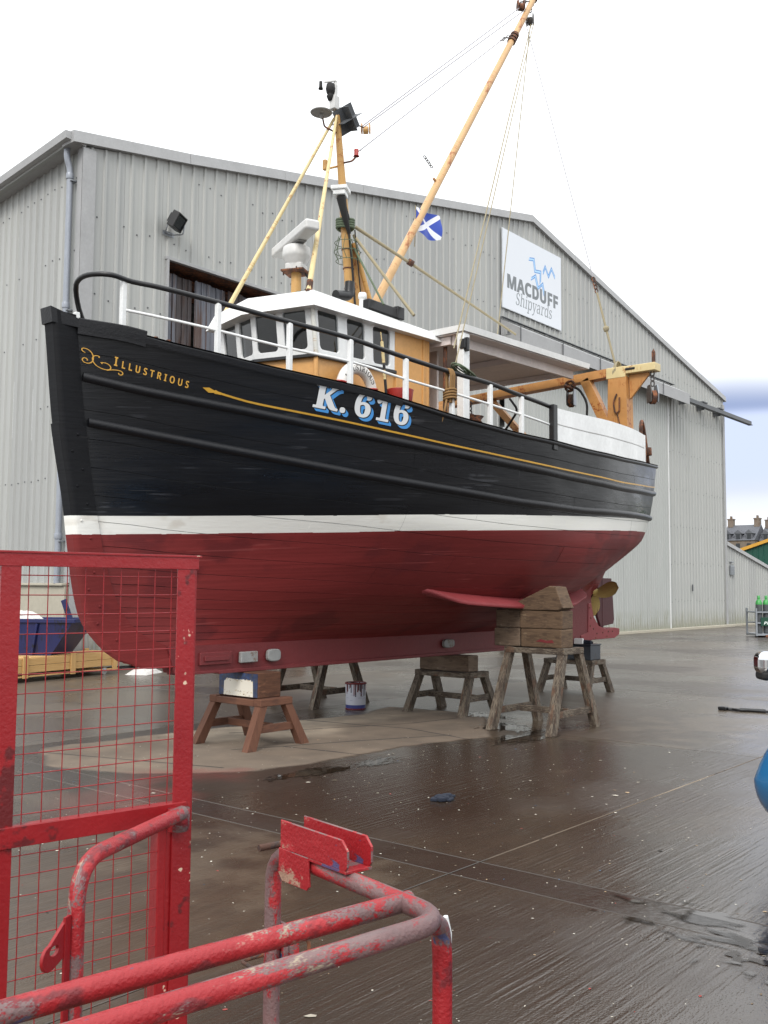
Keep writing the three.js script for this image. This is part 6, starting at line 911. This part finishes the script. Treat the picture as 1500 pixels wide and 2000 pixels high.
// ---------------------------------------------------------------- gas cylinders in a rack by the lean-to
{
  const o = [27.95, 0, -4.25], R = thing('cylinder_rack', 'grey steel rack with a green sign panel holding gas cylinders at the right edge', 'rack', o, -0.877), bw = 2.3, bd = 0.9;
  for (const [x, z] of [[0, 0], [bw, 0], [0, -bd], [bw, -bd]]) part('post', box(0.06, 0.98, 0.06, x, 0.04, z, 0.006), M.galv, R);
  for (const [y, zs] of [[0.08, [0, -bd]], [0.50, [0, -bd]], [0.88, [0, -bd]]]) for (const z of zs) part('rail', bar([0, y, z], [bw, y, z], 0.05, 0.05, 0.005), M.galv, R);
  for (const y of [0.08, 0.88]) for (const x of [0, bw]) part('rail', bar([x, y, 0], [x, y, -bd], 0.05, 0.05, 0.005), M.galv, R); part('rack_floor', box(bw, 0.03, bd, bw / 2, 0.10, -bd / 2, 0.004), M.galv, R); part('foot', [box(0.1, 0.08, 1.0, 0.35, 0, -bd / 2, 0.005), box(0.1, 0.08, 1.0, bw - 0.35, 0, -bd / 2, 0.005)], M.rust, R); part('mid_post', box(0.05, 0.8, 0.05, 0.62, 0.1, 0.0, 0.005), M.galv, R);
  const c = document.createElement('canvas'); c.width = 512; c.height = 96; const x = c.getContext('2d'); x.fillStyle = '#12402f'; x.fillRect(0, 0, 512, 96); x.fillStyle = '#dfe6e2'; x.font = 'italic bold 50px sans-serif'; x.fillText('PRODUCTS', 14, 82); x.font = 'italic bold 34px sans-serif'; x.fillText('AIR', 180, 34); x.beginPath(); x.moveTo(120, 34); x.lineTo(150, 10); x.lineTo(158, 34); x.fill();
  const t = new THREE.CanvasTexture(c); t.colorSpace = THREE.SRGBColorSpace; const m = new THREE.MeshPhysicalMaterial({ map: t, roughness: 0.4 }); m.name = 'rackSign'; part('sign_panel', box(1.9, 0.30, 0.02, 1.10, 0.40, 0.035, 0.003), M.greenClad, R); part('sign_print', plain(new THREE.PlaneGeometry(1.84, 0.28)).translate(1.10, 0.55, 0.047), m, R);
  R.updateMatrixWorld(); const cyl = (lx, lz, mm, ms, label) => { const p = V3(lx, 0.13, lz).applyMatrix4(R.matrixWorld), g = thing('gas_cylinder', label, 'gas cylinder', [p.x, p.y, p.z], 0, 'gas cylinders in the rack'); part('cylinder_body', lathe([[0.001, 0], [0.10, 0], [0.115, 0.03], [0.115, 1.02]], 0, 0, 0, 18), mm, g); part('shoulder', lathe([[0.115, 1.02], [0.112, 1.08], [0.085, 1.16], [0.045, 1.20], [0.045, 1.22], [0.05, 1.22], [0.05, 1.33], [0.001, 1.34]], 0, 0, 0, 18), ms, g); };
  cyl(0.16, -0.16, M.cylGrey, M.cylGreen, 'dark gas cylinder with green shoulder, leftmost in the rack'); cyl(0.42, -0.16, M.cylGrey, M.cylGreen, 'dark gas cylinder with green shoulder, second from the left in the rack'); cyl(0.70, -0.16, M.cylWhite, M.cylWhite, 'cream gas cylinder, third from the left in the rack'); cyl(0.97, -0.16, M.cylGrey, M.cylGrey, 'dark gas cylinder with grey shoulder, fourth in the rack'); cyl(1.24, -0.16, M.cylGrey, M.cylGreen, 'dark gas cylinder with green shoulder, right of the cream one');
}
// ---------------------------------------------------------------- small things on the ground
{ const g = [], r = rng(71); for (let i = 0; i < 14; i++) g.push(box(0.05 + 0.07 * r(), 0.012 + 0.02 * r(), 0.04 + 0.06 * r(), (r() - .5) * 0.17, 0.012 * r(), (r() - .5) * 0.10, 0.012, r() * 3)); lone('black_rag', g, M.cloth, 'crumpled dark rag on the wet concrete in front of the boat', 'rag', [-0.86, 0, 3.19]); }
{ const p = []; for (let i = 0; i <= 30; i++) { const t = i / 30; p.push([6.32 + 0.10 * Math.sin(t * 6) - 0.2 * t * t, 0.02, 2.78 + 2.4 * t]); } lone('electric_cable', [pipe(p, 0.016, { n: 8 }), pipe([[6.38, 0.02, 2.72], [6.30, 0.022, 2.92], [6.42, 0.025, 3.1], [6.5, 0.022, 3.25], [6.42, 0.02, 2.9]], 0.02, { f: 0.08, n: 8 }), box(0.09, 0.05, 0.12, 6.33, 0, 2.70, 0.015)], M.black, 'black cable with a looped end lying on the wet concrete at the right', 'cable'); }
{ // paint flakes, chips and specks: far too many to count
  const r = rng(99), n = 2600, dm = new THREE.Object3D(), g = new THREE.BufferGeometry(); g.setAttribute('position', new THREE.Float32BufferAttribute([-0.5, 0.12, -0.4, 0.1, 0.2, -0.5, 0.5, 0.1, 0.1, -0.5, 0.12, -0.4, 0.5, 0.1, 0.1, -0.1, 0.22, 0.5, -0.5, 0.12, -0.4, -0.1, 0.22, 0.5, -0.6, 0.1, 0.2], 3)); g.computeVertexNormals();
  const im = new THREE.InstancedMesh(g, new THREE.MeshPhysicalMaterial({ color: 0xffffff, roughness: 0.8 }), n); im.material.name = 'flake'; const col = new THREE.Color(), cs = [0xb9b2a4, 0xc9c4b8, 0x9a9284, 0xa88f70, 0x6a5a48, 0x8a3a34, 0x3a5a78, 0x27221e, 0xd4d0c4, 0x141414];
  for (let i = 0; i < n; i++) { let x, z; const q = r(); if (q < 0.6) { x = -6 + 7.5 * r(); z = -1 + 8 * r(); } else if (q < 0.8) { x = -2 + 9 * r(); z = -2.5 + 5 * r(); } else { x = -4 + 14 * r(); z = -4 + 9 * r(); } const big = r(); const s = 0.005 + 0.013 * r() * r() + (big > 0.975 ? 0.03 * r() : 0); dm.position.set(x, 0.0005, z); dm.rotation.set(0, r() * 6.28, 0); dm.scale.set(s * (0.7 + 0.9 * r()), s * 0.5, s * (0.4 + 0.7 * r())); dm.updateMatrix(); im.setMatrixAt(i, dm.matrix); im.setColorAt(i, col.set(cs[Math.floor(r() * r() * cs.length)])); }
  im.name = 'ground_litter'; im.userData.kind = 'stuff'; im.userData.label = 'pale paint flakes, chips and specks scattered over the wet concrete'; im.userData.category = 'litter'; scene.add(im);
}
// ---------------------------------------------------------------- the red safety cage in the foreground
{
  const base = [-5.610, 0, 6.650];   // below the near corner of the top rail
  const G = thing('safety_cage', 'worn red steel tube cage with mesh back panel and open gate in the foreground', 'cage', base, 2.955);
  const R = 0.0192, Y = 1.036;
  // outer rail: along the side, round the corner, across the end, down the end post
  part('top_rail', pipe([[1.75, Y - 0.004, -0.115], [0.022, Y, -0.072], [0.0, Y, 0.545], [0.0, 0.04, 0.545]], R, { f: 0.085, n: 20 }), M.wornGrey, G);
  part('top_rail', pipe([[1.75, Y - 0.004, 0.02], [0.0, Y, 0.058]], R, { n: 20 }), M.wornRed, G);
  part('corner_post', [pipe([[0.035, Y - 0.008, -0.045], [-0.018, Y - 0.035, -0.012], [-0.027, Y - 0.09, -0.008], [-0.027, 0.04, -0.008]], R, { f: 0.04, n: 20 })], M.wornRed, G);
  part('paint_splash', pipe([[-0.036, Y - 0.022, -0.006], [-0.046, Y - 0.055, -0.008], [-0.048, Y - 0.11, -0.008]], (t) => lerp(0.006, 0.002, t), { n: 8 }), M.white, G, 'splash of white paint on the corner post');
  // channel bracket sitting on the end rail
  { const b = new THREE.Group(); b.name = 'fork_bracket'; G.add(b); const z0 = 0.215, z1 = 0.465, w = 0.07, y0 = Y + 0.024, sl = (z) => 0.0;
    const side = (x, h) => { const p = [[z0 + 0.008, 0], [z1, 0], [z1, h], [z0 + 0.02, h], [z0, h - 0.02], [z0, 0.01]]; const g = prism(p, 0, 0.006, 'zy', 0.0012); return metres(g.translate(x, y0, 0)); };
    part('channel_side', side(-w / 2, 0.062), M.wornRed, b); part('channel_side', side(w / 2 - 0.006, 0.062), M.wornRed, b); part('channel_base', box(w, 0.006, z1 - z0 - 0.01, 0, y0 - 0.006, (z0 + z1) / 2, 0.001), M.wornRed, b);
    part('clamp_plate', [(() => { const g = prism([[0.36, -0.075], [0.455, -0.075], [0.47, -0.06], [0.47, -0.004], [0.355, -0.004], [0.35, -0.065]], 0.030, 0.036, 'zy', 0.0012); return metres(g.translate(0, Y + 0.028, 0)); })()], M.wornRed, b);
    part('bracket_bolt', [pipe([[-0.03, Y + 0.012, 0.53], [0.05, Y + 0.012, 0.53]], 0.008, { n: 8 })], M.rust, b);
  }
  // drop pin on the end post
  { const p = new THREE.Group(); p.name = 'drop_latch'; G.add(p); part('latch_plate', [box(0.01, 0.10, 0.05, -0.022, Y - 0.27, 0.545 - 0.012, 0.003), box(0.045, 0.10, 0.008, -0.03, Y - 0.27, 0.512, 0.003)], M.wornRed, p); part('latch_pin', [pipe([[0.06, Y - 0.255, 0.50], [-0.05, Y - 0.255, 0.50], [-0.07, Y - 0.25, 0.50], [-0.075, Y - 0.22, 0.50], [-0.06, Y - 0.20, 0.5]], 0.0045, { f: 0.012, n: 8 }), pipe([[0.06, Y - 0.255, 0.50], [0.06, Y - 0.255, 0.585], [-0.03, Y - 0.255, 0.585]], 0.0045, { f: 0.012, n: 8 })], M.rust, p); }
  // mesh back panel: angle iron frame
  const zP = 1.05, H = 1.735, xr = -0.038, xl = 0.462, fw = 0.055;
  const L2 = 1.75; // the panel runs on to the left
  part('panel_post', [box(fw, H - 0.05, 0.006, xr + 0.012, 0.03, zP, 0.001), box(0.006, H - 0.05, 0.05, xr - 0.018, 0.03, zP + 0.025, 0.001), box(0.05, 1.02, 0.05, xr + 0.052, 0.03, zP + 0.03, 0.004)], M.redPaint, G);
  part('panel_post', [box(0.05, H - 0.05, 0.006, xl, 0.03, zP, 0.001), box(0.006, H - 0.05, 0.04, xl + 0.022, 0.03, zP + 0.02, 0.001)], M.redPaint, G);
  part('panel_post', [box(0.05, H - 0.05, 0.006, 1.2, 0.03, zP, 0.001)], M.redPaint, G); part('panel_post', [box(0.05, H - 0.05, 0.006, L2, 0.03, zP, 0.001)], M.redPaint, G);
  part('panel_top', [box(L2 - xr + 0.05, 0.037, 0.006, (L2 + xr) / 2 - 0.0, H - 0.037, zP - 0.0015, 0.001), box(L2 - xr + 0.06, 0.006, 0.05, (L2 + xr) / 2 - 0.003, H - 0.004, zP + 0.018, 0.001)], M.redPaint, G);
  part('panel_mid_bar', [box(L2 - xr, 0.05, 0.006, (L2 + xr) / 2, 1.005, zP - 0.0065, 0.001), box(L2 - xr, 0.006, 0.03, (L2 + xr) / 2, 1.05, zP + 0.01, 0.001)], M.redPaint, G); part('panel_bottom', box(L2 - xr, 0.05, 0.04, (L2 + xr) / 2, 0.03, zP + 0.024, 0.003), M.redPaint, G);
  const r = rng(17), rw = 0.0014, cell = 0.0497; let k = 0;
  for (let x = xr + 0.055; x < L2; x += cell, k++) { if (Math.abs(x - xl) < 0.026 || Math.abs(x - 1.2) < 0.026) continue; const b = () => (r() - 0.5) * 0.004; part('mesh_wire', pipe([[x + b(), 0.06, zP + 0.006], [x + b(), 0.5, zP + 0.006], [x + b(), 0.78, zP + 0.006 + b()], [x + b(), 1.3, zP + 0.006], [x, H - 0.03, zP + 0.006]], rw, { n: 6 }), M.redPaint, G); }
  for (let y = 0.085; y < H - 0.05; y += cell) { if (Math.abs(y - 1.03) < 0.03) continue; const b = () => (r() - 0.5) * 0.003; part('mesh_wire', pipe([[xr + 0.02, y, zP + 0.0095], [0.15, y + b(), zP + 0.0095], [0.6, y + b(), zP + 0.0095], [L2, y, zP + 0.0095]], rw, { n: 6 }), M.redPaint, G); }
  // gate of bent tube, hinged at the right hand post and standing open
  const gx = 0.405, gz = 0.718, hx = -0.005, hz = 1.005; const gate = new THREE.Group(); gate.name = 'gate'; G.add(gate);
  part('gate_tube', pipe([[hx, Y, hz], [gx, Y, gz], [gx, 0.38, gz], [hx, 0.38, hz]], R, { f: 0.10, n: 20 }), M.wornRed, gate);
  { const ux = gx - hx, uz = gz - hz, l = Math.hypot(ux, uz), d = [ux / l, uz / l], q = (a, y) => [gx + d[0] * a, y, gz + d[1] * a]; part('gate_bar', bar(q(0.034, 0.40), q(0.034, 0.93), 0.006, 0.022, 0.001, V3(d[0], 0, d[1])), M.redPaint, gate);
    const sh = new THREE.Shape(); sh.moveTo(0, -0.03); sh.lineTo(0.045, -0.045); sh.absarc(0.06, -0.02, 0.026, -Math.PI / 2, Math.PI / 2, false); sh.lineTo(0, 0.045); sh.closePath(); const ho = new THREE.Path(); ho.absellipse(0.045, -0.008, 0.017, 0.011, 0, Math.PI * 2, true); sh.holes.push(ho); const g = plain(new THREE.ExtrudeGeometry(sh, { depth: 0.006, bevelEnabled: true, bevelSize: 0.001, bevelThickness: 0.001, bevelSegments: 1 })); g.rotateY(-Math.atan2(d[1], d[0])); part('latch_lug', metres(g.translate(gx + d[0] * 0.035, 0.88, gz + d[1] * 0.035)), M.redPaint, gate); }
  part('hinge', [lathe([[0.001, 0], [0.03, 0], [0.03, 0.06], [0.001, 0.06]], hx, Y - 0.05, hz + 0.02, 12)], M.wornRed, gate);
  // floor and lower rails, out of the picture below
  part('cage_floor', box(1.82, 0.04, 1.16, 0.86, 0.03, 0.5, 0.004), M.rust, G); part('side_post', pipe([[1.75, Y, -0.06], [1.75, 0.05, -0.06]], R), M.wornRed, G); part('side_post', pipe([[1.75, Y, 0.058], [1.75, Y, 1.04]], R), M.wornRed, G); part('mid_rail', pipe([[1.75, 0.5, -0.06], [-0.052, 0.5, -0.02]], R), M.wornRed, G);
}
// ---------------------------------------------------------------- the blue car at the right edge
{
  const C = thing('blue_car', 'metallic blue car with chrome mirror, just entering the right edge of the view', 'car', [0, 0, 0], -0.8767);
  const cy = Math.cos(0.8767), sy = Math.sin(0.8767), wx = 3.165, wz = -4.30; // ahead and right of the viewer
  C.position.set(-7.156 + wx * cy - wz * sy, 0, 7.816 + wx * sy + wz * cy);
  const st = [[-2.02, 0.60, 0.40, 0.60], [-1.92, 0.80, 0.26, 0.80], [-1.7, 0.91, 0.18, 0.94], [-1.3, 0.905, 0.20, 0.98], [-0.7, 0.905, 0.20, 1.0], [0.3, 0.90, 0.20, 1.02], [1.3, 0.905, 0.22, 1.04], [1.8, 0.87, 0.28, 1.04], [2.05, 0.78, 0.36, 1.0], [2.12, 0.62, 0.44, 0.92]];
  { const f = [1, 2, 3].map((k) => pchip(st.map((r) => r[0]), st.map((r) => r[k]))), q = []; for (let i = 0; i <= 60; i++) { const z = lerp(-2.02, 2.12, i / 60); q.push([z, ...f.map((g) => g(z))]); } st.splice(0, st.length, ...q); }
  const sec = (hw, y0, y1) => { const p = [], n = 20, m = (y0 + y1) / 2 - 0.05; for (let i = 0; i <= n; i++) { const a = -Math.PI / 2 + (i / n) * Math.PI, c = Math.cos(a), s = Math.sin(a), e = 0.36; p.push([hw * Math.pow(Math.abs(c), e) * (s > 0 ? 1 - 0.08 * s : 1), s < 0 ? m + (m - y0) * s : m + (y1 - m) * Math.pow(s, 1.25)]); } return p; };
  const rows = st.map(([z, hw, y0, y1]) => { const q = sec(hw, y0, y1); return [...q.map(([x, y]) => [[-x, y, z], [-1, 0, 0], [z, y]]), ...q.slice().reverse().map(([x, y]) => [[x, y, z], [1, 0, 0], [z, y]])]; });
  const idxBody = (() => { const g = new THREE.BufferGeometry(), pos = [], id = [], m = rows[0].length; rows.forEach((r) => r.forEach(([p]) => pos.push(...p))); for (let i = 0; i < rows.length - 1; i++) for (let j = 0; j < m - 1; j++) { const a = i * m + j; id.push(a, a + m, a + 1, a + 1, a + m, a + m + 1); } g.setAttribute('position', new THREE.Float32BufferAttribute(pos, 3)); g.setIndex(id); g.computeVertexNormals(); return metres(plain(g)); })();
  const capEnd = (r, s) => { const c = V3(0, 0.65, r[0][0][2]), pos = []; for (let i = 0; i < r.length - 1; i++) pos.push(...c.toArray(), ...(s > 0 ? [...r[i][0], ...r[i + 1][0]] : [...r[i + 1][0], ...r[i][0]])); const g = new THREE.BufferGeometry(); g.setAttribute('position', new THREE.Float32BufferAttribute(pos, 3)); g.computeVertexNormals(); return metres(g); };
  part('body', [idxBody, capEnd(rows[0], 1), capEnd(rows[rows.length - 1], -1)], M.carBlue, C);
  part('cabin', hexa([[-0.76, 1.0, -0.75], [0.76, 1.0, -0.75], [0.78, 1.02, 1.75], [-0.78, 1.02, 1.75]], [[-0.58, 1.48, 0.05], [0.58, 1.48, 0.05], [0.58, 1.48, 1.35], [-0.58, 1.48, 1.35]]), M.carGlass, C); part('roof', box(1.2, 0.05, 1.4, 0, 1.47, 0.7, 0.02), M.carBlue, C);
  for (const z of [-1.28, 1.34]) for (const k of [-1, 1]) { const w = new THREE.CylinderGeometry(0.32, 0.32, 0.2, 28); w.rotateZ(Math.PI / 2); const t = part('wheel', metres(plain(w)).translate(k * 0.66, 0.32, z), M.blackRubber, C); const h = new THREE.CylinderGeometry(0.2, 0.2, 0.215, 20); h.rotateZ(Math.PI / 2); part('rim', metres(plain(h)).translate(k * 0.66, 0.32, z), M.galv, t); }
  for (const k of [-1, 1]) { const mm = part('mirror', (() => { const g = metres(plain(new RoundedBoxGeometry(0.24, 0.125, 0.13, 4, 0.045))); return g.translate(k * 1.06, 1.265, -0.95); })(), M.chrome, C); part('mirror_base', [(() => metres(plain(new RoundedBoxGeometry(0.22, 0.05, 0.12, 3, 0.02))).translate(k * 1.055, 1.20, -0.95))(), bar([k * 0.96, 1.2, -0.93], [k * 0.80, 1.08, -0.9], 0.06, 0.04, 0.008)], M.blackRubber, mm); part('headlight', box(0.3, 0.13, 0.12, k * 0.5, 0.60, -1.97, 0.04), M.carGlass, C); part('tail_light', box(0.2, 0.2, 0.1, k * 0.66, 0.78, 2.05, 0.03), M.redBucket, C); }
}
renderer.render(scene, camera);
